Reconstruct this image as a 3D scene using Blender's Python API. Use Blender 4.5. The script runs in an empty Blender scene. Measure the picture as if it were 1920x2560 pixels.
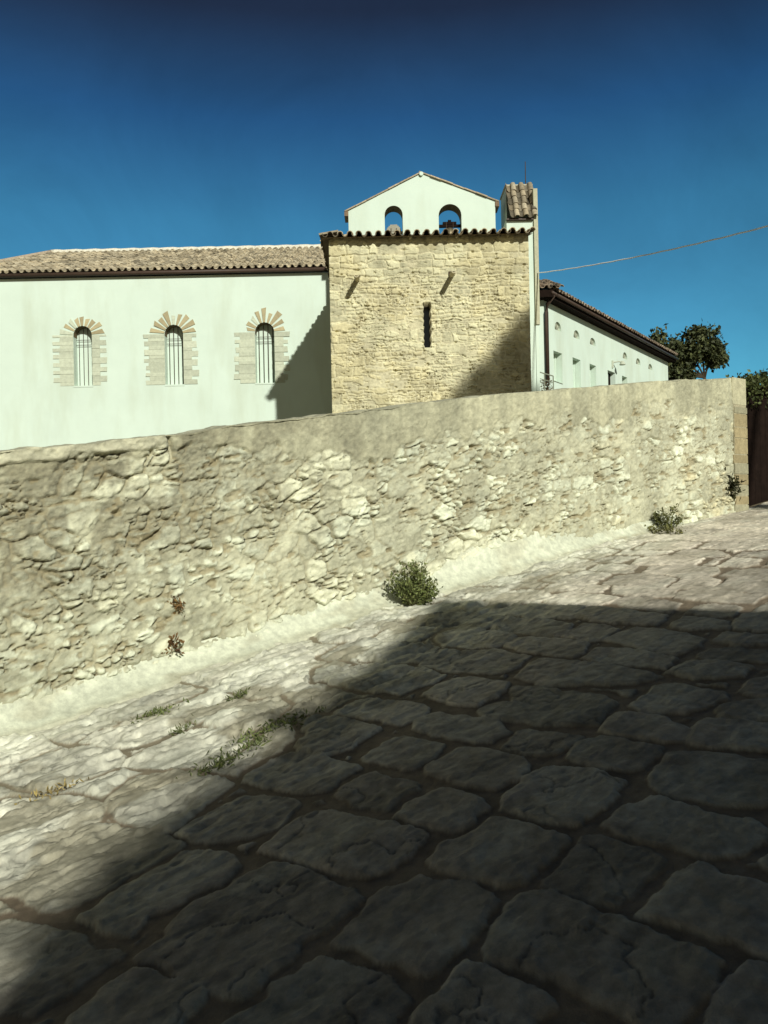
import bpy, bmesh, math, random
import numpy as np
from mathutils import Vector, Matrix
from mathutils.geometry import tessellate_polygon

sc = bpy.context.scene
COL = sc.collection
R = math.radians

# ------------------------------------------------------------------ camera
EYE = 1.65
ROLL = R(-1.18)
F = 2000.0
cam_d = bpy.data.cameras.new('camera')
cam_d.sensor_width = 36.0
cam_d.lens = 36.0 * F / 2560.0
cam_d.clip_start = 0.05
cam_d.clip_end = 3000
cam = bpy.data.objects.new('camera', cam_d)
CM = Matrix.Rotation(R(90), 4, 'X') @ Matrix.Rotation(ROLL, 4, 'Z')
cam.matrix_world = Matrix.Translation((0, 0, EYE)) @ CM
COL.objects.link(cam)
sc.camera = cam

# ------------------------------------------------------------------ sky, sun, exposure
SUN = Vector((0.40, -1.0, 0.58)).normalized()      # towards the sun
elev = math.asin(SUN.z)
w = bpy.data.worlds.new('World')
sc.world = w
w.use_nodes = True
nt = w.node_tree
bg = nt.nodes['Background']
sky = nt.nodes.new('ShaderNodeTexSky')
sky.sky_type = 'NISHITA'
sky.sun_disc = False
sky.sun_elevation = elev
sky.sun_rotation = math.atan2(SUN.x, SUN.y)
sky.altitude = 2500
sky.air_density = 1.0
sky.dust_density = 0.0
sky.ozone_density = 4.0
# deep northern sky, warm fill tint added to the unseen half behind the camera
tcw = nt.nodes.new('ShaderNodeTexCoord'); sx = nt.nodes.new('ShaderNodeSeparateXYZ')
nt.links.new(tcw.outputs['Generated'], sx.inputs[0])
rmp = nt.nodes.new('ShaderNodeValToRGB'); er = rmp.color_ramp
er.elements[0].position = 0.17; er.elements[0].color = (0.42, 1.0, 0.86, 1)
er.elements[1].position = 0.53; er.elements[1].color = (0.20, 0.19, 0.20, 1)
for p_, c_ in ((0.34, (0.34, 0.86, 0.80, 1)), (0.44, (0.21, 0.50, 0.60, 1))):
    e_ = er.elements.new(p_); e_.color = c_
nt.links.new(sx.outputs['Z'], rmp.inputs[0])
mrw = nt.nodes.new('ShaderNodeMapRange'); mrw.interpolation_type = 'SMOOTHSTEP'
mrw.inputs['From Min'].default_value = 0.25; mrw.inputs['From Max'].default_value = -0.45
nt.links.new(sx.outputs['Y'], mrw.inputs['Value'])
mw1 = nt.nodes.new('ShaderNodeMix'); mw1.data_type = 'RGBA'
nt.links.new(mrw.outputs[0], mw1.inputs[0]); nt.links.new(rmp.outputs[0], mw1.inputs[6]); mw1.inputs[7].default_value = (1.15, 0.68, 0.33, 1)
mw2 = nt.nodes.new('ShaderNodeMix'); mw2.data_type = 'RGBA'; mw2.blend_type = 'MULTIPLY'; mw2.inputs[0].default_value = 1
nt.links.new(sky.outputs[0], mw2.inputs[6]); nt.links.new(mw1.outputs[2], mw2.inputs[7])
nzw = nt.nodes.new('ShaderNodeTexNoise'); nzw.inputs['Scale'].default_value = 5.0; nzw.inputs['Detail'].default_value = 7; nzw.inputs['Roughness'].default_value = 0.62; nzw.inputs['Distortion'].default_value = 0.6
nt.links.new(tcw.outputs['Generated'], nzw.inputs['Vector'])
mrz = nt.nodes.new('ShaderNodeMapRange'); mrz.inputs['From Min'].default_value = 0.32; mrz.inputs['From Max'].default_value = 0.72; mrz.inputs['To Min'].default_value = 0.90; mrz.inputs['To Max'].default_value = 1.12
nt.links.new(nzw.outputs['Fac'], mrz.inputs['Value'])
mw3 = nt.nodes.new('ShaderNodeMix'); mw3.data_type = 'RGBA'; mw3.blend_type = 'MULTIPLY'; mw3.inputs[0].default_value = 1
nt.links.new(mw2.outputs[2], mw3.inputs[6]); nt.links.new(mrz.outputs[0], mw3.inputs[7])
nt.links.new(mw3.outputs[2], bg.inputs['Color'])
bg.inputs['Strength'].default_value = 0.11
sl = bpy.data.lights.new('sun', 'SUN')
sl.energy = 5.0
sl.angle = R(1.1)
sl.color = (1.0, 0.985, 0.88)
so = bpy.data.objects.new('sun', sl)
so.rotation_euler = SUN.to_track_quat('Z', 'Y').to_euler()
so.location = (20, -30, 40)
COL.objects.link(so)
vs = sc.view_settings
vs.view_transform = 'Standard'
vs.look = 'None'
vs.exposure = 0.0
vs.gamma = 1.0
vs.use_curve_mapping = False

# ------------------------------------------------------------------ photograph -> place
CM3 = CM.to_3x3()
def ray(px, py):
    d = CM3 @ Vector(((px - 960) / F, -(py - 1280) / F, -1.0))
    return d / d.y
def wp(px, py, Y):
    d = ray(px, py) * Y
    return Vector((d.x, d.y, d.z + EYE))

# retaining wall base line and the street that climbs along it
dL, dR = 5.63, 11.95
PL, PR = wp(0, 1840, dL), wp(1864, 1277, dR)
U2 = Vector((PR.x - PL.x, PR.y - PL.y)); WL = U2.length; U2.normalize()
N2 = Vector((-U2.y, U2.x))
SLOPE = (PR.z - PL.z) / WL
UW0 = PL.x * U2.x + PL.y * U2.y
NW = PL.x * N2.x + PL.y * N2.y                       # wall plane, distance across the street
Z00 = PL.z - SLOPE * UW0
def zst(u):                                          # street level along the slope
    s = (u - UW0) / WL
    s = 0.5 * (s + np.sqrt(s * s + 0.004))
    return Z00 + SLOPE * u + 0.61 * np.clip(s * (1 - s), 0, 1)
def st(u, n, h=0.0):
    return Vector((U2.x * u + N2.x * n, U2.y * u + N2.y * n, float(zst(u)) + h))
def sv(du, dn=0.0):                                  # level vector along / across the street
    return Vector((U2.x * du + N2.x * dn, U2.y * du + N2.y * dn, 0))
def st_np(u, n, h):
    return np.stack([U2.x * u + N2.x * n, U2.y * u + N2.y * n, zst(u) + h], -1)
def hit_ground(px, py):
    d = ray(px, py); t = 1.0
    for _ in range(40):
        u = t * (d.x * U2.x + d.y * U2.y)
        f = EYE + d.z * t - float(zst(u))
        t += f / max(-(d.z - SLOPE * (d.x * U2.x + d.y * U2.y)), 0.02) * 0.8
    return (t * (d.x * U2.x + d.y * U2.y), t * (d.x * N2.x + d.y * N2.y))
def hit_wall(px, py):
    d = ray(px, py)
    t = NW / (d.x * N2.x + d.y * N2.y)
    p = d * t
    u = p.x * U2.x + p.y * U2.y
    return u, p.z + EYE - float(zst(u))
print('EYE over street', EYE - float(zst(0.0)), 'NW', NW, 'slope', SLOPE, 'WL', WL, 'uw0', UW0)

# ------------------------------------------------------------------ numpy noise
def hsh(ix, iy, seed=0):
    x = (ix.astype(np.int64) * 374761393 + iy.astype(np.int64) * 668265263 + seed * 1442695041) & 0xffffffff
    x = ((x ^ (x >> 13)) * 1274126177) & 0xffffffff
    x = ((x ^ (x >> 16)) * 2246822519) & 0xffffffff
    return ((x ^ (x >> 15)) & 0xffffff) / float(0xffffff)
def vnoise(x, y, seed=0):
    ix = np.floor(x); iy = np.floor(y); fx = x - ix; fy = y - iy
    fx = fx * fx * (3 - 2 * fx); fy = fy * fy * (3 - 2 * fy)
    a = hsh(ix, iy, seed); b = hsh(ix + 1, iy, seed); c = hsh(ix, iy + 1, seed); d = hsh(ix + 1, iy + 1, seed)
    return (a + (b - a) * fx) * (1 - fy) + (c + (d - c) * fx) * fy
def fbm(x, y, oct=4, seed=0):
    s = 0; a = 0.5; t = 0
    for i in range(oct):
        s = s + a * vnoise(x * 2 ** i, y * 2 ** i, seed + i * 17); t += a; a *= 0.5
    return s / t
def sstep(a, b, x):
    t = np.clip((x - a) / (b - a), 0, 1)
    return t * t * (3 - 2 * t)
def worley(x, y, seed=0, jit=0.9):
    ix = np.floor(x); iy = np.floor(y)
    f1 = np.full(x.shape, 9.0); f2 = np.full(x.shape, 9.0); idn = np.zeros(x.shape)
    for dx in (-1, 0, 1):
        for dy in (-1, 0, 1):
            cx = ix + dx; cy = iy + dy
            px = cx + 0.5 + (hsh(cx, cy, seed) - 0.5) * jit; py = cy + 0.5 + (hsh(cx, cy, seed + 5) - 0.5) * jit
            d = np.hypot(px - x, py - y)
            cid = hsh(cx, cy, seed + 9)
            nw = d < f1
            f2 = np.where(nw, f1, np.minimum(f2, d))
            idn = np.where(nw, cid, idn); f1 = np.where(nw, d, f1)
    return f1, f2, idn
def courses(u, v, vmin, vmax, hlo, hhi, wlo, whi, seed):
    """coursed masonry: distance to the nearest joint (metres) and a random id per stone"""
    rng = np.random.RandomState(seed)
    b = [vmin]
    while b[-1] < vmax: b.append(b[-1] + rng.uniform(hlo, hhi))
    b = np.array(b)
    r = np.clip(np.searchsorted(b, v) - 1, 0, len(b) - 2)
    dv = np.minimum(v - b[r], b[r + 1] - v)
    wr = rng.uniform(wlo, whi, len(b))[r]
    off = rng.uniform(0, 1, len(b))[r]
    q = u / wr + off * 7
    c = np.floor(q)
    bj = lambda k: k + 0.42 * (hsh(k, r, seed) - 0.5) * 1.5
    lo = bj(c); hi = bj(c + 1)
    c2 = np.where(q < lo, c - 1, np.where(q >= hi, c + 1, c))
    du = np.minimum(q - bj(c2), bj(c2 + 1) - q) * wr
    return np.minimum(dv, du), hsh(c2, r, seed + 3)

# ------------------------------------------------------------------ mesh helpers
def fast_mesh(name, verts, faces, col=None, smooth=True):
    """faces: (n,4) or (n,3) int array"""
    verts = np.asarray(verts, np.float32).reshape(-1, 3); faces = np.asarray(faces, np.int32)
    k = faces.shape[1]
    me = bpy.data.meshes.new(name)
    me.vertices.add(len(verts)); me.vertices.foreach_set('co', verts.ravel())
    me.loops.add(faces.size); me.loops.foreach_set('vertex_index', faces.ravel())
    me.polygons.add(len(faces))
    me.polygons.foreach_set('loop_start', np.arange(0, faces.size, k, dtype=np.int32))
    me.polygons.foreach_set('loop_total', np.full(len(faces), k, np.int32))
    me.polygons.foreach_set('use_smooth', np.full(len(faces), smooth, bool))
    if col is not None:
        ca = me.color_attributes.new('Col', 'FLOAT_COLOR', 'POINT')
        c = np.ones((len(verts), 4), np.float32); c[:, :3] = np.asarray(col).reshape(-1, 3)
        ca.data.foreach_set('color', c.ravel())
    me.update(); me.validate()
    return me
def grid_faces(h, w_):
    i = np.arange(h * w_).reshape(h, w_)
    return np.stack([i[:-1, :-1], i[:-1, 1:], i[1:, 1:], i[1:, :-1]], -1).reshape(-1, 4)
def link(name, me, m=None, parent=None, label=None, cat=None, group=None, kind=None):
    o = bpy.data.objects.new(name, me); COL.objects.link(o)
    if m and me: me.materials.append(m)
    if parent: o.parent = parent; o.matrix_parent_inverse = parent.matrix_world.inverted()
    tag(o, label, cat, group, kind)
    return o
def tag(o, label=None, cat=None, group=None, kind=None):
    if label: o['label'] = label
    if cat: o['category'] = cat
    if group: o['group'] = group
    if kind: o['kind'] = kind
def empty(name, loc, label, cat, group=None):
    o = bpy.data.objects.new(name, None); COL.objects.link(o); o.empty_display_size = 0.3
    o.matrix_world = Matrix.Translation(loc)
    tag(o, label, cat, group)
    return o
class MB:
    def __init__(s, dc=(1, 1, 1)): s.v = []; s.f = []; s.c = []; s.dc = dc
    def poly(s, pts, col=None):
        b = len(s.v); s.v += [tuple(p) for p in pts]; s.f.append(tuple(range(b, b + len(pts))))
        s.c += [col or s.dc] * len(pts)
    def box(s, o, ex, ey, ez, col=None):
        """o corner, three edge vectors"""
        o, ex, ey, ez = Vector(o), Vector(ex), Vector(ey), Vector(ez)
        p = [o, o + ex, o + ex + ey, o + ey, o + ez, o + ex + ez, o + ex + ey + ez, o + ey + ez]
        flip = ex.cross(ey).dot(ez) < 0
        for q in ((3, 2, 1, 0), (4, 5, 6, 7), (0, 1, 5, 4), (1, 2, 6, 5), (2, 3, 7, 6), (3, 0, 4, 7)):
            q = q[::-1] if flip else q
            s.poly([p[i] for i in q], col)
    def tube(s, pts, r, n=8, col=None, cap=True):
        pts = [Vector(p) for p in pts]; rr = r if isinstance(r, (list, tuple)) else [r] * len(pts)
        rings = []
        for i, p in enumerate(pts):
            t = (pts[min(i + 1, len(pts) - 1)] - pts[max(i - 1, 0)]).normalized()
            a = t.cross(Vector((0, 0, 1)) if abs(t.z) < 0.9 else Vector((1, 0, 0))).normalized(); b = t.cross(a)
            base = len(s.v)
            for k in range(n):
                an = 2 * math.pi * k / n
                s.v.append(tuple(p + (a * math.cos(an) + b * math.sin(an)) * rr[i])); s.c.append(col or s.dc)
            rings.append(base)
        for i in range(len(rings) - 1):
            for k in range(n):
                s.f.append((rings[i] + k, rings[i] + (k + 1) % n, rings[i + 1] + (k + 1) % n, rings[i + 1] + k))
        if cap:
            s.f.append(tuple(rings[0] + k for k in range(n))[::-1]); s.f.append(tuple(rings[-1] + k for k in range(n)))
    def lathe(s, c, prof, n=20, col=None):
        c = Vector(c); rings = []
        for r, z in prof:
            base = len(s.v)
            for k in range(n):
                an = 2 * math.pi * k / n
                s.v.append(tuple(c + Vector((r * math.cos(an), r * math.sin(an), z)))); s.c.append(col or s.dc)
            rings.append(base)
        for i in range(len(rings) - 1):
            for k in range(n):
                s.f.append((rings[i] + k, rings[i] + (k + 1) % n, rings[i + 1] + (k + 1) % n, rings[i + 1] + k))
    def build(s, name, m, parent=None, smooth=False, bevel=0, **kw):
        me = bpy.data.meshes.new(name); me.from_pydata(s.v, [], s.f)
        ca = me.color_attributes.new('Col', 'FLOAT_COLOR', 'POINT')
        c = np.ones((len(s.v), 4), np.float32); c[:, :3] = np.array(s.c); ca.data.foreach_set('color', c.ravel())
        if smooth:
            me.polygons.foreach_set('use_smooth', np.ones(len(me.polygons), bool))
        me.update()
        o = link(name, me, m, parent, **kw)
        if bevel:
            b = o.modifiers.new('bevel', 'BEVEL'); b.width = bevel; b.segments = 2; b.limit_method = 'ANGLE'
        return o
def wall_holes(mb, o, ex, ey, nrm, outline, holes, depth, col=None, back=False):
    """flat wall face (outline and holes in metres on ex, ey) with reveals going in by depth"""
    o, ex, ey, nrm = Vector(o), Vector(ex), Vector(ey), Vector(nrm)
    P = lambda q, d=0.0: o + ex * q[0] + ey * q[1] - nrm * d
    loops = [[Vector((a, b, 0)) for a, b in outline]] + [[Vector((a, b, 0)) for a, b in h] for h in holes]
    flat = [p for l in loops for p in l]
    for t in tessellate_polygon(loops):
        q = [flat[i] for i in t]
        if (P(q[1]) - P(q[0])).cross(P(q[2]) - P(q[0])).dot(nrm) < 0: q = q[::-1]
        mb.poly([P(a) for a in q], col)
    for h in holes:
        for i in range(len(h)):
            a, b = h[i], h[(i + 1) % len(h)]
            mb.poly([P(a), P(b), P(b, depth), P(a, depth)], col)
def arch(cx, w_, z0, ztop, n=12):
    r = w_ / 2; zs = ztop - r
    return [(cx - r, z0), (cx + r, z0)] + [(cx + r * math.cos(math.pi * k / n), zs + r * math.sin(math.pi * k / n)) for k in range(n + 1)]

# ------------------------------------------------------------------ materials
def mat(name, base=(1, 1, 1), rough=0.9, attr=True, var=0.25, scale=6.0, bump=0.3, bscale=60.0, dist=0.01, spec=0.2, metal=0.0, stain=None):
    m = bpy.data.materials.new(name); m.use_nodes = True
    t = m.node_tree; b = t.nodes['Principled BSDF']
    b.inputs['Roughness'].default_value = rough; b.inputs['Metallic'].default_value = metal
    b.inputs['Specular IOR Level'].default_value = spec
    tc = t.nodes.new('ShaderNodeTexCoord')
    n1 = t.nodes.new('ShaderNodeTexNoise'); n1.inputs['Scale'].default_value = scale; n1.inputs['Detail'].default_value = 6; n1.inputs['Roughness'].default_value = 0.65
    t.links.new(tc.outputs['Object'], n1.inputs['Vector'])
    mr = t.nodes.new('ShaderNodeMapRange'); mr.inputs['From Min'].default_value = 0.3; mr.inputs['From Max'].default_value = 0.7
    mr.inputs['To Min'].default_value = 1 - var; mr.inputs['To Max'].default_value = 1 + var * 0.6
    t.links.new(n1.outputs['Fac'], mr.inputs['Value'])
    mx = t.nodes.new('ShaderNodeMix'); mx.data_type = 'RGBA'; mx.blend_type = 'MULTIPLY'; mx.inputs[0].default_value = 1
    if attr:
        a = t.nodes.new('ShaderNodeAttribute'); a.attribute_name = 'Col'
        m2 = t.nodes.new('ShaderNodeMix'); m2.data_type = 'RGBA'; m2.blend_type = 'MULTIPLY'; m2.inputs[0].default_value = 1
        m2.inputs[6].default_value = (*base, 1); t.links.new(a.outputs['Color'], m2.inputs[7]); t.links.new(m2.outputs[2], mx.inputs[6])
    else:
        mx.inputs[6].default_value = (*base, 1)
    t.links.new(mr.outputs[0], mx.inputs[7])
    out = mx.outputs[2]
    if stain:
        sc_, lo, hi, colr, amt, stretch = stain
        mp = t.nodes.new('ShaderNodeMapping'); mp.inputs['Scale'].default_value = stretch; t.links.new(tc.outputs['Object'], mp.inputs['Vector'])
        n2 = t.nodes.new('ShaderNodeTexNoise'); n2.inputs['Scale'].default_value = sc_; n2.inputs['Detail'].default_value = 8; n2.inputs['Roughness'].default_value = 0.6
        t.links.new(mp.outputs[0], n2.inputs['Vector'])
        r2 = t.nodes.new('ShaderNodeMapRange'); r2.inputs['From Min'].default_value = lo; r2.inputs['From Max'].default_value = hi; r2.inputs['To Max'].default_value = amt
        t.links.new(n2.outputs['Fac'], r2.inputs['Value'])
        m3 = t.nodes.new('ShaderNodeMix'); m3.data_type = 'RGBA'; m3.inputs[7].default_value = (*colr, 1)
        t.links.new(r2.outputs[0], m3.inputs[0]); t.links.new(out, m3.inputs[6]); out = m3.outputs[2]
    t.links.new(out, b.inputs['Base Color'])
    if bump:
        nb = t.nodes.new('ShaderNodeTexNoise'); nb.inputs['Scale'].default_value = bscale; nb.inputs['Detail'].default_value = 5; nb.inputs['Roughness'].default_value = 0.7
        t.links.new(tc.outputs['Object'], nb.inputs['Vector'])
        bp = t.nodes.new('ShaderNodeBump'); bp.inputs['Strength'].default_value = bump; bp.inputs['Distance'].default_value = dist
        t.links.new(nb.outputs['Fac'], bp.inputs['Height']); t.links.new(bp.outputs[0], b.inputs['Normal'])
    return m
M_plaster = mat('white_plaster', (0.555, 0.655, 0.57), var=0.05, scale=0.9, bump=0.25, bscale=25, dist=0.01, stain=(0.9, 0.48, 0.80, (0.40, 0.44, 0.32), 0.5, (1.6, 1.6, 0.35)))
M_stone = mat('field_stone', var=0.26, scale=14, bump=0.8, bscale=55, dist=0.014)
M_tower = mat('tower_masonry', var=0.24, scale=13, bump=0.7, bscale=40, dist=0.018)
M_pave = mat('paving_stone', var=0.30, scale=16, bump=0.7, bscale=90, dist=0.007, rough=0.72, spec=0.4)
M_tile = mat('clay_tile', var=0.35, scale=14, bump=0.4, bscale=60, dist=0.008)
M_wood = mat('dark_wood', (0.013, 0.008, 0.006), attr=False, spec=0.05, var=0.4, scale=8, bump=0.3, bscale=30)
M_iron = mat('rusty_iron', (0.06, 0.04, 0.025), attr=False, rough=0.6, var=0.3, bump=0.1)
M_brown = mat('brown_metal', (0.055, 0.036, 0.026), attr=False, rough=0.5, var=0.2, bump=0.05)
M_bronze = mat('old_bronze', (0.13, 0.11, 0.07), attr=False, rough=0.45, metal=0.6, var=0.3, bump=0.05)
M_leaf = mat('foliage', var=0.3, scale=3, bump=0, rough=0.6)
M_bark = mat('bark', (0.06, 0.045, 0.03), attr=False, var=0.4, scale=12, bump=0.6, bscale=25, dist=0.03)
M_cable = mat('pale_cable', (0.88, 0.93, 0.95), attr=False, var=0.1, bump=0)
M_earth = mat('dry_earth', (0.16, 0.13, 0.08), attr=False, var=0.35, scale=1.5, bump=0.4, bscale=12, dist=0.03)
M_ochre = mat('ochre_render', (0.26, 0.20, 0.12), attr=False, var=0.15, scale=2, bump=0.3, bscale=30)
M_surround = mat('window_stone', var=0.16, scale=12, bump=0.5, bscale=35, dist=0.012)
M_glass = mat('dark_pane', (0.02, 0.022, 0.025), attr=False, rough=0.15, var=0.1, bump=0, spec=0.5)

# ------------------------------------------------------------------ ground and terrace
mb = MB()
mb.poly([(-900, -900, -9), (900, -900, -9), (900, 900, -9), (-900, 900, -9)])
mb.build('ground', M_earth, kind='structure')
mb = MB()
def pt(u, n, z): p = st(u, n); return (p.x, p.y, z)
TZ = PL.z + 1.95
mb.box(pt(-40, NW + 0.62, -9), Vector(pt(200, NW + 0.62, 0)) - Vector(pt(-40, NW + 0.62, 0)), Vector(pt(0, NW + 150, 0)) - Vector(pt(0, NW, 0)), (0, 0, 9 + TZ))
mb.build('terrace', M_earth, kind='structure')
A, B = np.meshgrid(np.arange(-30, 41, 0.5), np.array([-14.0, NW + 0.62]))
link('road_bed', fast_mesh('road_bed', st_np(A, B, -0.035), grid_faces(*A.shape), np.ones(A.shape + (3,))), M_earth, kind='structure')

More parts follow.
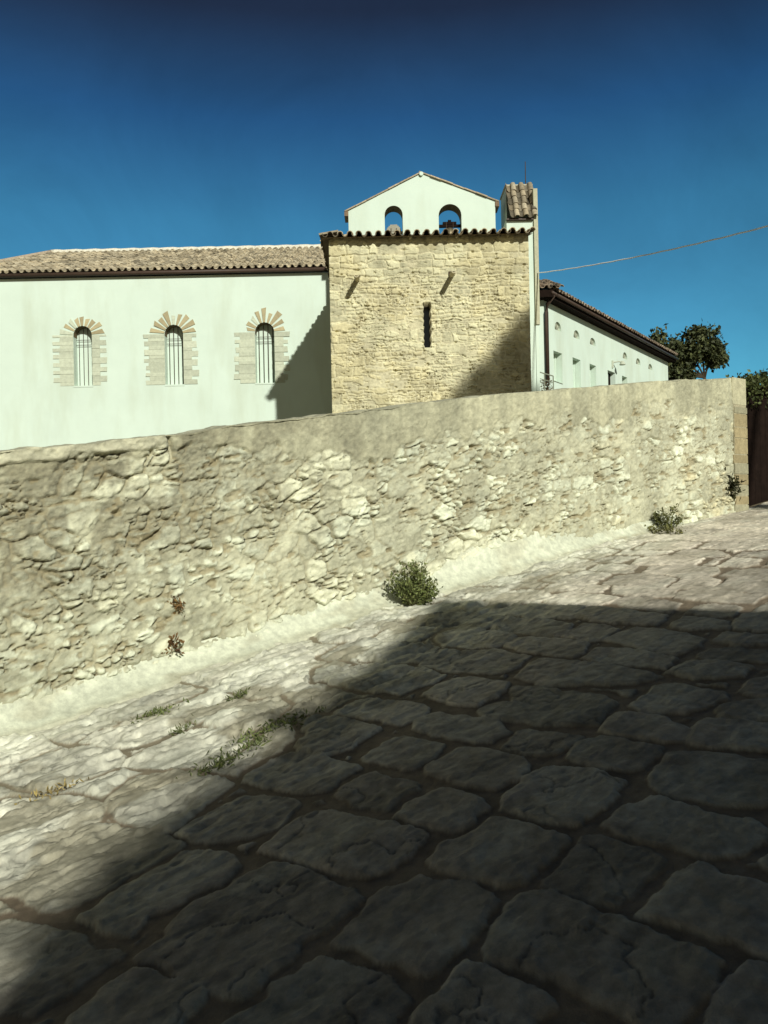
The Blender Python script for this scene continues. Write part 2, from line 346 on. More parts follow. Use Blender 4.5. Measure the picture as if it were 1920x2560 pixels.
# ------------------------------------------------------------------ street paving (one relief sheet)
RG = {'A': (0, 2060, .3858), 'B': (640, 2060, .3858), 'C': (1280, 2060, .3858), 'D': (0, 1700, .3858), 'E': (640, 1700, .3858), 'F': (1280, 1700, .3858), 'G': (800, 1440, .3376), 'H': (1360, 1260, .3376)}
STONES = '''
D 0,1360 340,1490 520,1465 990,1180 1155,1090 1060,1000 820,990 560,960 300,1050 0,1240 -200,1330
D 30,790 480,780 660,830 600,920 280,1030 0,1200 -160,1150 -60,900
D 40,640 220,540 420,460 520,440 640,460 790,510 770,555 600,620 420,690 300,715 140,690
D 0,400 130,390 250,400 350,440 140,520 0,560 -150,560 -150,440
D 195,345 330,295 480,250 560,240 660,260 740,285 590,340 460,410 400,395
D 610,235 640,190 780,110 950,60 1090,30 1300,70 1150,140 1030,190 870,250 780,265
D 540,400 640,340 800,280 960,255 1100,250 1230,300 1100,350 900,430 740,440
D 1100,215 1200,160 1310,110 1480,110 1590,160 1450,230 1300,270 1180,240
D 1350,280 1500,200 1660,150 1800,130 1850,170 1700,300 1600,330 1480,310
D 800,560 1000,440 1250,330 1440,320 1640,370 1500,480 1350,560 1000,570
D 700,800 900,640 1150,610 1340,640 1480,690 1300,820 1130,980 980,970 800,900
A 1170,200 1290,175 1450,210 1550,270 1500,330 1250,480 950,620 820,720 700,720 540,620 620,560 900,380 1060,290
D 1160,1000 1400,860 1560,780 1659,760 1860,790 1905,845 1780,960 1640,1010 1480,1040 1300,1050
A 0,650 200,665 370,710 510,750 580,850 700,845 770,880 700,940 520,1060 370,1150 230,1230 0,1250 -200,1250 -200,700
A 900,950 980,960 1090,1040 1210,1060 1320,1110 1310,1170 1220,1296 1150,1400 400,1400 520,1210 640,1130 780,1020
A 920,860 1030,770 1080,700 1300,530 1480,410 1659,310 1759,275 1829,280 2029,350 2199,430 2279,480 2299,515 2239,590 2109,690 1969,750 1819,950 1659,1080 1590,1105 1400,1095 1280,1050 1180,980 1060,900
E 50,1100 130,1030 240,930 380,860 480,860 640,905 850,940 1000,980 1095,1015 1080,1050 900,1220 740,1296 560,1280 400,1220 270,1180
B 515,770 620,660 700,610 740,520 850,440 1000,405 1060,345 1090,370 1250,380 1400,420 1540,470 1580,520 1520,600 1400,740 1280,860 1170,960 1090,985 940,920 780,880 640,800
B 0,1185 120,1090 230,1020 330,920 430,870 560,920 720,970 850,1040 930,1110 950,1170 860,1260 860,1400 -100,1400 -200,1330
B 1020,1250 1080,1190 1210,1060 1370,940 1450,950 1560,990 1659,1040 1789,1100 1889,1170 1904,1220 1809,1296 1759,1400 1000,1400
C -149,900 -149,790 -119,690 20,540 120,460 250,470 470,560 570,615 690,630 830,680 1050,770 1230,830 1370,910 1300,1000 1170,1160 1110,1296 1080,1400 900,1400 700,1210 500,1170 400,1090 290,1050 90,970 0,910 -79,890
C 880,615 930,520 1030,400 1130,300 1180,285 1350,330 1659,420 1750,460 1850,700 1750,880 1659,880 1500,810 1340,750 1200,715 1060,650
C 1395,1070 1540,910 1620,910 1750,960 1850,1200 1750,1400 1250,1400 1330,1200
C 215,410 300,340 400,200 480,120 560,100 700,140 870,180 970,230 960,270 850,370 790,450 680,560 590,540 480,500 330,470
E 1130,1175 1200,1110 1380,1010 1500,930 1590,920 1699,950 1859,1000 2009,1050 2009,1070 1929,1140 1799,1280 1659,1330 1570,1355 1380,1310 1260,1240 1150,1210
F 590,960 700,850 820,830 900,785 1000,790 1170,840 1400,900 1580,950 1620,990 1560,1080 1480,1140 1300,1150 1100,1110 870,1060 680,1000
F 900,640 960,560 1010,480 1130,470 1300,480 1600,540 1720,570 1760,700 1720,800 1540,830 1440,830 1200,770 1010,745 930,690
F -85,850 0,740 100,650 180,590 270,575 400,590 600,630 720,670 660,760 520,870 440,950 250,940 100,900 0,870
F 350,510 420,420 540,380 640,390 800,425 950,440 950,480 850,570 760,590 620,590 500,555
F 560,330 640,250 700,225 850,235 1000,260 1100,310 1150,345 1120,390 960,395 760,380 640,370
F 1140,400 1220,290 1300,260 1480,280 1700,310 1740,400 1700,460 1500,460 1300,440
F 1350,200 1420,160 1520,145 1700,130 1740,200 1700,280 1500,270 1380,250
F 770,170 870,110 910,60 1050,30 1170,60 1360,90 1360,130 1260,190 1100,220 960,225 830,215
F 1470,80 1530,20 1700,-20 1740,50 1700,120 1550,120
E 1450,210 1510,170 1640,155 1659,60 1859,60 2079,95 2259,110 2339,155 2279,200 2179,290 2059,305 1839,290 1759,270 1659,270 1500,260
F -50,440 0,400 60,345 110,335 200,360 430,375 350,430 290,490 180,500 60,475
E 700,500 820,430 900,380 960,370 1080,400 1220,430 1170,490 1040,580 980,590 870,555 770,530
E 1095,605 1170,540 1280,470 1340,450 1480,460 1630,490 1719,520 1769,560 1699,650 1659,670 1560,720 1400,690 1200,655
E -60,660 0,600 100,530 220,490 330,475 450,510 540,545 640,545 690,580 540,660 490,700 460,720 330,750 260,740 120,700 40,680
E 525,750 600,690 740,620 790,605 900,650 1025,690 1020,720 920,790 840,850 780,850 640,830 600,790
E 910,900 980,840 1130,740 1190,725 1330,750 1480,785 1470,830 1390,900 1370,940 1250,995 1130,960 960,910
E 1030,290 1100,240 1210,220 1330,240 1490,260 1600,300 1640,340 1560,410 1400,400 1240,380 1060,330
E 530,215 640,150 740,135 900,150 1090,170 1135,190 1070,250 960,290 860,285 700,250
E 300,260 400,235 600,270 760,310 825,325 700,400 560,470 420,500 250,440 330,380
G 200,360 320,310 500,280 660,310 600,375 440,410 260,395
G 410,475 520,410 650,380 880,395 820,430 700,495 560,490
G 0,440 130,400 380,415 400,435 310,475 100,495 0,480
G 30,600 150,530 260,480 460,490 440,540 260,630 100,625
G 320,630 380,570 480,530 700,510 860,535 760,640 560,650
G 0,690 100,650 200,670 180,700 60,770 0,780
G 60,770 200,690 400,665 600,680 760,700 910,740 820,800 600,880 420,860 280,840 120,800
G 550,275 640,240 860,220 980,180 1100,190 1000,260 900,280 750,310 650,300
G 640,370 740,320 1000,275 1180,290 1390,320 1280,380 1200,405 1000,380 800,380
G 890,460 960,410 1200,410 1440,450 1380,500 1290,540 1100,540 930,510
G 750,660 900,560 1060,570 1330,560 1530,600 1440,700 1300,730 1000,710 880,700
G 1000,240 1080,210 1300,200 1580,235 1460,300 1250,290
G 1240,190 1340,130 1500,100 1659,120 1700,160 1600,210 1400,210
G 960,150 1040,100 1250,85 1370,110 1290,160 1170,190
G 780,890 900,800 1100,760 1400,810 1300,900 1180,970 1000,960
H -279,1053 -219,1003 0,992 330,1040 270,1120 200,1140 0,1120 -100,1113
H -390,930 -270,860 -100,850 0,865 215,900 150,980 0,985 -200,960
H -160,800 -100,760 0,755 320,770 200,850 0,855 -130,840
H -190,1290 -100,1190 0,1160 400,1190 620,1230 860,1280 700,1330 400,1340 0,1360
H 10,730 90,680 180,660 560,700 480,740 380,760 160,755
H 220,840 340,775 600,790 920,830 830,905 560,890 380,870
H 140,990 220,930 330,890 440,900 530,945 450,1010 330,1025
H 300,1150 400,1080 480,1070 720,1100 970,1145 880,1225 640,1200 440,1190
H 470,1015 580,950 680,920 900,940 1060,965 1190,1010 1150,1060 960,1125 720,1080
H 490,740 580,700 700,690 1020,740 930,810 760,790
H 935,915 1020,850 1170,850 1360,880 1360,930 1100,940
H 1050,820 1130,760 1250,745 1470,770 1380,840 1200,840
H 980,700 1000,660 1120,640 1400,660 1620,690 1540,740 1320,740 1100,715
H 490,670 530,620 720,615 980,640 940,690 780,700
H 440,600 540,540 760,520 980,560 880,630 780,620 600,610
H 930,630 1060,550 1200,545 1290,580 1240,640 1060,640
H 1260,640 1370,560 1500,545 1700,560 1740,640 1700,690 1500,660
H 10,650 60,600 160,595 490,620 400,665 200,650
H 0,570 130,520 300,510 490,525 360,600 150,590
H 340,490 420,450 700,460 640,515 480,515
H 640,455 740,400 900,390 1190,410 1110,460 800,460
H 730,520 800,470 1040,460 1280,480 1300,520 1100,560 900,530
H 360,430 500,390 690,395 560,440
H 190,390 250,345 380,335 540,350 400,410
H 960,385 1040,345 1280,350 1380,385 1280,400
H 680,340 780,290 950,280 1160,295 1060,345
H 1260,1020 1340,965 1500,970 1720,990 1740,1030 1700,1060 1450,1055
H 1160,1140 1230,1080 1450,1070 1640,1100 1700,1140 1600,1180 1260,1165
H 1300,470 1400,410 1600,420 1590,460 1460,475
H 1310,540 1400,490 1700,490 1740,520 1700,555
H 1420,390 1480,360 1700,350 1740,380 1700,400
H 1400,890 1480,820 1700,800 1740,880 1700,960 1420,930
H 1570,800 1620,760 1700,750 1740,770 1700,790
H 900,1250 1050,1180 1300,1170 1530,1220 1460,1290 1100,1300
'''
def axis(lo, a, b, hi, fine, coarse):
    return np.concatenate([np.arange(lo, a, coarse), np.arange(a, b, fine), np.arange(b, hi + coarse, coarse)])
gu = axis(-5.5, -2.6, 4.6, 16.0, 0.0095, 0.022)
gn = axis(-1.6, 0.9, 4.4, NW + 0.05, 0.0095, 0.016)
UU, NN = np.meshgrid(gu, gn)
wu = UU + 0.03 * (fbm(UU * 7, NN * 7, 3, 1) - 0.5) * 2; wn = NN + 0.03 * (fbm(UU * 7, NN * 7, 3, 2) - 0.5) * 2
sd = np.full(UU.shape, -9.0); sid = np.zeros(UU.shape)
for k, line in enumerate(STONES.strip().splitlines()):
    rg, *pts = line.split()
    ox, oy, s_ = RG[rg]
    poly = np.array([hit_ground(ox + float(p.split(',')[0]) * s_, oy + float(p.split(',')[1]) * s_) for p in pts])
    mrg = 0.35
    i0, i1 = np.searchsorted(gu, [poly[:, 0].min() - mrg, poly[:, 0].max() + mrg])
    j0, j1 = np.searchsorted(gn, [poly[:, 1].min() - mrg, poly[:, 1].max() + mrg])
    if i1 <= i0 or j1 <= j0: continue
    x = wu[j0:j1, i0:i1]; y = wn[j0:j1, i0:i1]
    d2 = np.full(x.shape, 1e9); ins = np.zeros(x.shape, bool)
    for a in range(len(poly)):
        p, q = poly[a], poly[(a + 1) % len(poly)]
        e = q - p
        t = np.clip(((x - p[0]) * e[0] + (y - p[1]) * e[1]) / max(e @ e, 1e-9), 0, 1)
        d2 = np.minimum(d2, (x - p[0] - t * e[0]) ** 2 + (y - p[1] - t * e[1]) ** 2)
        c = (p[1] > y) != (q[1] > y)
        ins ^= c & (x < p[0] + (y - p[1]) * e[0] / (e[1] if abs(e[1]) > 1e-9 else 1e-9))
    s2 = np.where(ins, np.sqrt(d2), -np.sqrt(d2))
    sub = sd[j0:j1, i0:i1]; nw = s2 > sub
    sd[j0:j1, i0:i1] = np.where(nw, s2, sub)
    si = sid[j0:j1, i0:i1]; sid[j0:j1, i0:i1] = np.where(nw, (k * 0.6180339) % 1, si)
ps, pid = courses(wn + 3, wu + 20, 0, 60, 0.36, 0.52, 0.42, 0.62, 11)
ps = ps - 0.018
eff = np.minimum(ps, -sd - 0.10)
use = eff > sd
sdf = np.where(use, eff, sd) + 0.006; sid = np.where(use, pid * 0.97 + 0.013, sid)
sdf = sdf + 0.020 * (fbm(UU * 15, NN * 15, 4, 33) - 0.5) * 2
lit_worn = sstep(2.3, 3.9, NN - 0.30 * UU)           # the foot-worn side by the wall: shallower joints, flaking faces; also painted with a sunlit tint
sdf = sdf + 0.015 * lit_worn
sdf = sdf + 0.012
hgt = 0.015 * (1 - np.exp(-np.maximum(sdf, 0) / 0.005)) * (0.75 + 0.5 * sid)
hgt *= 1 - 0.2 * lit_worn
tx = (hsh(np.floor(sid * 9999), np.floor(sid * 777), 3) - 0.5); ty = (hsh(np.floor(sid * 9999), np.floor(sid * 777), 4) - 0.5)
rel = fbm(UU * 4, NN * 4, 4, 21) - 0.5
fine = fbm(UU * 24 + sid * 60, NN * 24, 4, 23) - 0.5
fl = fbm(UU * 2.6 + 0.5 * NN + sid * 40, NN * 7.5, 4, 29) * 7
flake = np.floor(fl) + sstep(0.0, 0.22, fl - np.floor(fl))
ckn = fbm(UU * 3.2 + sid * 50, NN * 3.2, 4, 91)
hair = np.exp(-((ckn - 0.5) / 0.008) ** 2) * (hsh(np.floor(sid * 9999), np.floor(sid * 333), 8) > 0.55)
chip = np.clip(fbm(UU * 8, NN * 24, 3, 31) - 0.58, 0, 1)
ins_ = sstep(0, 0.03, sdf)
hgt = hgt + ins_ * (0.005 * rel + 0.007 * fine + (0.0035 + 0.0105 * lit_worn) * (flake - 3.5) - 0.16 * chip * lit_worn + 0.004 * tx * 2 - 0.006 * hair) + 0.012 * (fbm(UU * 16, NN * 16, 3, 41) - 0.5) + 0.005 * ty * ins_
sm = sstep(-0.002, 0.006, sdf)
scuff = fbm(UU * 11 + sid * 30, NN * 30, 4, 81) - 0.5
tone = 0.80 + 0.40 * (sid - 0.45) + 0.45 * rel + 0.45 * fine + 0.5 * scuff
tone = tone * (1 - 0.45 * hair) + 0.22 * np.exp(-((sdf - 0.010) / 0.007) ** 2) * (fbm(UU * 6, NN * 6, 2, 83) - .25)
alb = (0.285 + 0.35 * sstep(2.3, 4.6, NN)) * tone  # darker away from the wall: street shade put into the stone albedo
base = np.stack([alb * (1.03 - .03 * lit_worn), alb * (0.935 + .055 * lit_worn), alb * (0.75 + .05 * lit_worn)], -1)  # shaded and sunlit sides get separate painted tints
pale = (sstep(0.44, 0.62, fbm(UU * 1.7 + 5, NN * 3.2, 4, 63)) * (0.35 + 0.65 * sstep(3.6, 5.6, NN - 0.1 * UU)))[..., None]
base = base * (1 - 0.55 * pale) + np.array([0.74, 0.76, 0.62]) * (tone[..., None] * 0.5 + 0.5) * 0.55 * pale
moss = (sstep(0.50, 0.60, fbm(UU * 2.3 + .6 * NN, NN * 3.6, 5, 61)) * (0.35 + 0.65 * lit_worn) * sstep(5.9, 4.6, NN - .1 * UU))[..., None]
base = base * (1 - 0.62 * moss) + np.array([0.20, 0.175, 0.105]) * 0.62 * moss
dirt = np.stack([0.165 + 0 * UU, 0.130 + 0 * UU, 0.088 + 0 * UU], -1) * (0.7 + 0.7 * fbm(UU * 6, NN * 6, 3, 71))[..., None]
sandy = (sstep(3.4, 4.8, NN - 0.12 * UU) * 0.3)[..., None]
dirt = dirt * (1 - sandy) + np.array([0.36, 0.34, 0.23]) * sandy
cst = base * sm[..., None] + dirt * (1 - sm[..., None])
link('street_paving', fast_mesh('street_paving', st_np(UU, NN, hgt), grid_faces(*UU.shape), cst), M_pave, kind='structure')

# ------------------------------------------------------------------ retaining wall along the street
THK = 0.5
u0w, u1w = UW0 - 2.2, UW0 + WL
rw = empty('retaining_wall', st((u0w + u1w) / 2, NW), 'long rubble retaining wall with worn grey render along its top beside the sloping street', 'wall')
_tp = [hit_wall(0, 1134), hit_wall(480, 1080), hit_wall(960, 1021), hit_wall(1420, 972), hit_wall(1860, 945)]
_tu = np.array([a for a, b in _tp]); _th = np.array([b for a, b in _tp]); print('wall height', _th)
ucrk = hit_wall(412, 1098)[0]
def wall_top(u):
    return np.interp(u, _tu, _th) + 0.030 * (fbm(u * 1.3, 0 * u, 3, 5) - 0.5) + 0.022 * (fbm(u * 9, 0 * u, 2, 6) - 0.5)
def build_wall():
    gu_ = np.arange(u0w, u1w - 0.36, 0.0115); gt = np.concatenate([np.arange(0, 1.0, 0.0058), [1.0]])
    A, T = np.meshgrid(gu_, gt)
    WT = wall_top(A); H = T * WT; dn = WT - H; a = A - UW0
    wx = A + 0.07 * (fbm(A * 4, H * 5, 4, 3) - 0.5) * 2; wy = H + 0.055 * (fbm(A * 4, H * 5, 4, 4) - 0.5) * 2
    f1, f2, i1 = worley(wx / 0.27, wy / 0.15, 7)
    g1, g2, i2 = worley(wx / 0.115, wy / 0.068, 8)
    h1, h2, i3 = worley(wx / 0.050 + 3, wy / 0.032, 9)
    sd1 = (f2 - f1) * 0.10; sd2 = (g2 - g1) * 0.045
    big = hsh(np.floor(i1 * 9973), np.floor(i1 * 773), 2) > 0.45
    s = np.where(big, sd1, np.minimum(sd1 + 0.004, sd2)); ids = np.where(big, i1, i2)
    crag = 1 - 0.55 * sstep(4.0, 8.0, a)                  # the left half is rougher and more broken
    wid = 0.20 + 0.16 * sstep(1.8, 3.4, a) - 0.05 * sstep(7.5, 9.5, a)
    edge = wid + 0.50 * (fbm(A * 1.5, H * 1.2, 4, 12) - 0.5) + 0.30 * (fbm(A * 6, H * 4, 3, 13) - 0.5)
    rend = sstep(-0.035, 0.035, edge - dn)
    patch = sstep(0.47, 0.55, fbm(A * 2.2 + 9, H * 3.2, 4, 14)) * (0.45 + 0.45 * sstep(1.5, 4.5, a))
    cover = np.maximum(rend, 0.8 * patch)
    mort = 0.025 + 0.020 * (fbm(A * 4, H * 4, 3, 15) - 0.5)
    stone = 0.036 * (1 - np.exp(-np.maximum(s - 0.004, 0) / 0.0055)) * (0.6 + 0.8 * ids)
    chunk = 0.024 * (i3 - 0.5) * (crag - 0.42) * 1.2 + 0.012 * (i2 - 0.5) * crag
    d = np.maximum((stone + chunk) * (1 - 0.75 * cover), mort * (0.6 + 0.8 * cover))
    rid = 1 - np.abs(2 * fbm(A * 9, H * 15, 4, 16) - 1)
    fn = fbm(A * 30, H * 40, 3, 17) - 0.5
    rid2 = 1 - np.abs(2 * fbm(A * 24, H * 38, 3, 46) - 1)
    d = d + (1 - 0.8 * rend) * 0.016 * crag * (rid2 - 0.8)
    d = d + (1 - 0.75 * rend) * (0.022 * crag * (rid - 0.8) + 0.014 * fn) + 0.011 * fn * rend + 0.012 * rend * (fbm(A * 7, H * 9, 4, 47) - .5)
    cn = fbm(A * 3.4 + 0.2 * H, H * 11, 4, 18)
    crack = np.exp(-((cn - 0.58) / 0.012) ** 2) * sstep(0.45, 0.55, fbm(A * 1.9, H * 2.6, 3, 20)) * (1 - rend)
    hole = np.clip(fbm(A * 6.5, H * 15, 3, 30) - 0.66, 0, 1) * (1 - rend)
    lin0 = np.exp(-((s - 0.002) / 0.0045) ** 2) * sstep(0.44, 0.56, fbm(A * 3.5, H * 3.5, 3, 44)) * (1 - cover)
    d = d - 0.03 * lin0 - 0.045 * crack - 0.20 * hole + 0.035 * (fbm(A * 0.9, H * 0.9, 3, 19) - 0.5)
    cu = ucrk + dn * 0.5 + 0.06 * (fbm(A * 8, H * 8, 2, 22) - 0.5)
    cr = np.exp(-((A - cu) / 0.014) ** 2) * sstep(0.38, 0.05, dn)
    d = d - 0.05 * cr
    cop = sstep(0.105, 0.085, dn + 0.02 * (fbm(A * 12, H * 0, 2, 23) - .5)) * sstep(ucrk + .03, ucrk - .02, A)
    d = d + 0.03 * cop + 0.02 * cop * (fbm(A * 16, H * 24, 3, 24) - 0.5) * 2
    P = st_np(A, NW - d - 0.03 * (1 - T), H)
    k = fbm(A * 2.5, H * 2.5, 4, 25) - 0.5
    tone = 0.95 + 0.42 * (ids - 0.5) + 0.35 * k + 0.25 * (i3 - .5) * crag
    c = np.stack([0.60 * tone, 0.625 * tone, 0.475 * tone], -1)
    warm = (sstep(0.52, 0.64, fbm(A * 1.9 + 4, H * 2.6, 4, 26)) * (0.35 + 0.65 * sstep(5.0, 9.0, a)))[..., None]
    c = c * (1 - 0.6 * warm) + np.array([0.57, 0.49, 0.28]) * tone[..., None] * 0.6 * warm
    mcol = np.array([0.47, 0.465, 0.33]) * (0.88 + 0.6 * k + 0.3 * fn)[..., None]
    ms = (sstep(0.0, 0.012, stone + chunk - mort) * (1 - cover))[..., None]
    c = mcol * (1 - ms) + c * ms
    streak = fbm(A * 10, H * 1.1, 3, 27)
    gr = np.array([0.41, 0.40, 0.275]) * (0.72 + 0.55 * streak + 0.55 * k + .3 * fn)[..., None]
    gy = np.clip(rend * (0.45 + 0.9 * streak), 0, 1)[..., None]
    c = c * (1 - gy) + gr * gy
    grime = fbm(A * 3.2 + 30, H * 3.2, 5, 28) + 0.20 * sstep(4.2, -0.8, a) * sstep(0.55, 1.2, H)
    lich = (sstep(0.50, 0.62, grime) * sstep(5.0, 0.0, a) * sstep(0.5, 1.2, H) * (0.55 + 0.9 * (rid2 - .3)))[..., None]
    lich = np.clip(lich, 0, 1)
    c = c * (1 - 0.62 * lich) + np.array([0.185, 0.165, 0.105]) * (0.8 + 1.2 * fn + .4 * k)[..., None] * 0.62 * lich
    lin = np.exp(-((s - 0.002) / 0.0045) ** 2) * sstep(0.44, 0.56, fbm(A * 3.5, H * 3.5, 3, 44)) * (1 - cover)
    deep = np.clip(.8 * lin + crack * .9 + sstep(0.02, 0.06, hole) + .8 * cr, 0, 1)[..., None]
    c = c * (1 - .62 * deep) + np.array([0.26, 0.21, 0.11]) * .62 * deep
    cp = cop[..., None] * .65
    c = c * (1 - cp) + np.array([0.56, 0.55, 0.40]) * (0.8 + 0.9 * k + .6 * fn)[..., None] * cp
    return P, np.clip(c, 0.02, 0.85)
P, c = build_wall()
link('stone_face', fast_mesh('stone_face', P, grid_faces(*P.shape[:2]), c), M_stone, rw)
# crest: rounded mortar cap going back over the wall
gu_ = np.arange(u0w, u1w, 0.03); gb = np.linspace(0, 1, 12)
A, B = np.meshgrid(gu_, gb)
hh = wall_top(A) + 0.03 * np.sin(np.clip(B * 1.6, 0, 1) * math.pi / 2) + 0.018 * (fbm(A * 9, B * 5, 4, 33) - 0.5) - 0.008
nn = NW - 0.036 - 0.03 * sstep(ucrk + .05, ucrk - .05, A) + B * THK
cc = np.array([0.42, 0.41, 0.29]) * (0.55 + 0.85 * fbm(A * 7, B * 5, 5, 34))[..., None]
link('mortar_cap', fast_mesh('mortar_cap', st_np(A, nn, hh), grid_faces(*A.shape), cc), M_stone, rw)
gu_ = np.arange(u0w, u1w - 0.05, 0.1)
A, B = np.meshgrid(gu_, np.array([0, 1, 2, 3]))
nn = np.where((B == 0) | (B == 1), NW + 0.02, NW + THK - 0.03); hh = np.where((B == 0) | (B == 3), -0.6, wall_top(A) - 0.03)
link('wall_core', fast_mesh('wall_core', st_np(A, nn, hh), grid_faces(*A.shape), np.ones(A.shape + (3,)) * np.array([0.4, 0.38, 0.26])), M_stone, rw)
# smooth mortar fillet where wall meets paving
gu_ = np.arange(u0w, u1w - 1.9, 0.02); gs = np.linspace(0, 1, 16)
A, S = np.meshgrid(gu_, gs); a = A - UW0
hm = 0.185 + 0.08 * (fbm(A * 1.6, 0 * A, 3, 36) - 0.5) + 0.03 * (fbm(A * 5, 0 * A, 3, 37) - 0.5) - 0.05 * sstep(6.2, 8.0, a) + 0.16 * sstep(3.9, 4.7, a) * sstep(6.3, 5.3, a)
wm = 0.27 + 0.10 * (fbm(A * 1.1, 0 * A + 4, 3, 38) - 0.5) + 0.03 * (fbm(A * 9, 0 * A, 2, 39) - 0.5) - 0.12 * sstep(4.5, 7.0, a)
nn = NW - 0.03 - wm * S ** 1.25
hh = 0.012 + hm * (1 - S) ** 1.7 + 0.022 * np.sqrt(1 - S) + 0.005 * (fbm(A * 9, S * 3, 3, 40) - 0.5)
hh[-1] = -0.03
k1 = fbm(A * 2.2, S * 1.2, 4, 41); k2 = sstep(0.50, 0.70, fbm(A * 4, S * 2.5, 5, 42)); k3 = sstep(.62, 0.98, S + .35 * (fbm(A * 6, S * 3, 3, 43) - .5))
cc = np.array([0.55, 0.575, 0.445]) * (0.80 + 0.36 * k1)[..., None]
mx_ = (0.45 * k2 + 0.5 * k3)[..., None]; cc = cc * (1 - mx_) + np.array([0.36, 0.34, 0.235]) * mx_
link('mortar_fillet', fast_mesh('mortar_fillet', st_np(A, nn, hh), grid_faces(*A.shape), cc), M_pave, rw)
# right end: squared quoins
mb = MB(); rng = random.Random(4); z = -0.1
while z < 1.56:
    h = rng.choice([0.10, 0.13, 0.16, 0.2, 0.24]); h = min(h, 1.59 - z)
    t = rng.uniform(0.75, 1.1); cl = (0.33 * t, 0.275 * t, 0.155 * t) if rng.random() < .6 else (0.38 * t, 0.36 * t, 0.24 * t)
    wq = 0.37 + rng.uniform(-.03, .03); jj = rng.uniform(-.012, .012)
    mb.box(st(u1w - wq, NW - 0.055 + jj, z), sv(wq + jj), sv(0, 0.45), (0, 0, h - 0.012), cl); z += h
mb.build('quoin', M_stone, rw, bevel=0.018)
mb = MB()
mb.box(st(u1w - 0.40, NW - 0.05, 1.60), sv(0.385), sv(0, 0.46), (0, 0, 0.39), (0.44, 0.42, 0.28))
mb.build('rendered_block', M_stone, rw, bevel=0.02)
mb = MB()
mb.box(st(u1w - 0.37, NW - 0.046, -0.1), sv(0.355), sv(0, 0.4), (0, 0, 1.9), (0.36, 0.33, 0.22)); mb.build('quoin_core', M_stone, rw)

# ------------------------------------------------------------------ gate right of the wall
g0 = u1w + 0.02
gt = empty('wooden_gate', st(g0 + 1.2, NW + 0.35), 'dark wooden plank gate at the uphill end of the stone wall under green creeper', 'gate')
for k in range(14):
    mb = MB(); x = g0 + k * 0.182
    mb.box(st(x, NW + 0.32, -0.12), sv(0.176), sv(0, 0.04), (0, 0, 1.98 + 0.01 * (k % 3)))
    mb.build('plank', M_wood, gt, bevel=0.006)
for h in (0.3, 1.5):
    mb = MB(); mb.box(st(g0, NW + 0.363, h), sv(2.55), sv(0, 0.05), (0, 0, 0.14)); mb.build('ledge', M_wood, gt)
mb = MB(); mb.box(st(g0 - 0.02, NW + 0.26, 1.88), sv(2.6), sv(0, 0.16), (0, 0, 0.12)); mb.build('lintel', M_wood, gt, bevel=0.01)

# ------------------------------------------------------------------ church: tiled roofs
def tile_roof(name, m, parent, o, ex, es, length, run, pitch=0.215, row=0.36, clip=None, seed=1, lift=0.0, deep=0.8, fwd=0.0, pan=1.0, tone=(0.46, 0.36, 0.24)):
    """barrel tiles; o = eave corner, ex along the eave, es up the slope; clip(x, s) keeps a tile"""
    o, ex, es = Vector(o), Vector(ex).normalized(), Vector(es).normalized(); nz = ex.cross(es).normalized()
    if nz.z < 0: nz = -nz
    rng = np.random.RandomState(seed)
    K = 7; an = np.linspace(0, math.pi, K)
    V = []; Fc = []; Cc = []
    nx = int(length / pitch); nr = int(math.ceil(run / row))
    for r in range(nr):
        for i in range(nx):
            for cover in (0, 1):
                x = (i + 0.5 + 0.5 * cover) * pitch; s = r * row
                if x > length: continue
                if clip and not clip(x, s + row * 0.5): continue
                rad0 = pitch * (0.33 if cover else 0.36); rad1 = rad0 * 0.86
                x += rng.uniform(-.012, .012); jl = rng.uniform(-.02, .02); dh = rng.uniform(-.006, .008); yaw = rng.uniform(-.03, .03)
                L = row * 1.2
                t = rng.uniform(0.6, 1.25); mixw = rng.uniform(0, 1)
                cl = np.array(tone) * t * (1 - .35 * mixw) + np.array([0.50, 0.47, 0.37]) * .35 * mixw * t
                if rng.rand() < 0.12: cl = cl * 0.55
                if not cover: cl = cl * pan  # pan tiles darkened: eave shade put into their colour
                vs_ = []
                for (s_, rad, hoff) in ((s - 0.03 + jl - (fwd if r == 0 and not cover else 0), rad0, 0.016), (s + L + jl, rad1, -0.006)):
                    if not cover: rad = rad0 * (0.86 if s_ < s + .01 else 1.0)
                    for th in (0.0, 0.016):
                        rr = rad - th
                        cx = np.cos(an) * rr; cz = np.sin(an) * rr * 0.92
                        if not cover: cz = -cz * deep + rad * 0.75
                        else: cz = cz + 0.035
                        for a, b in zip(cx, cz):
                            vs_.append(o + ex * (x + a + yaw * (s_ - s)) + es * s_ + nz * (b + hoff + dh + lift))
                b0 = len(V); V += [tuple(v) for v in vs_]; Cc += [cl] * len(vs_)
                q = lambda a, b, c, d: Fc.append((b0 + a, b0 + b, b0 + c, b0 + d))
                for k in range(K - 1):
                    q(k, k + 1, 2 * K + k + 1, 2 * K + k)                 # outer
                    q(K + k + 1, K + k, 3 * K + k, 3 * K + k + 1)         # inner
                    q(k + 1, k, K + k, K + k + 1)                         # front rim
                q(0, 2 * K, 3 * K, K); q(K - 1, 2 * K - 1, 4 * K - 1, 3 * K - 1)
    return link(name, fast_mesh(name, V, Fc, Cc, smooth=False), m, parent)

X, Yv, Zv = Vector((1, 0, 0)), Vector((0, 1, 0)), Vector((0, 0, 1))
D1, D2 = 19.0, 24.0
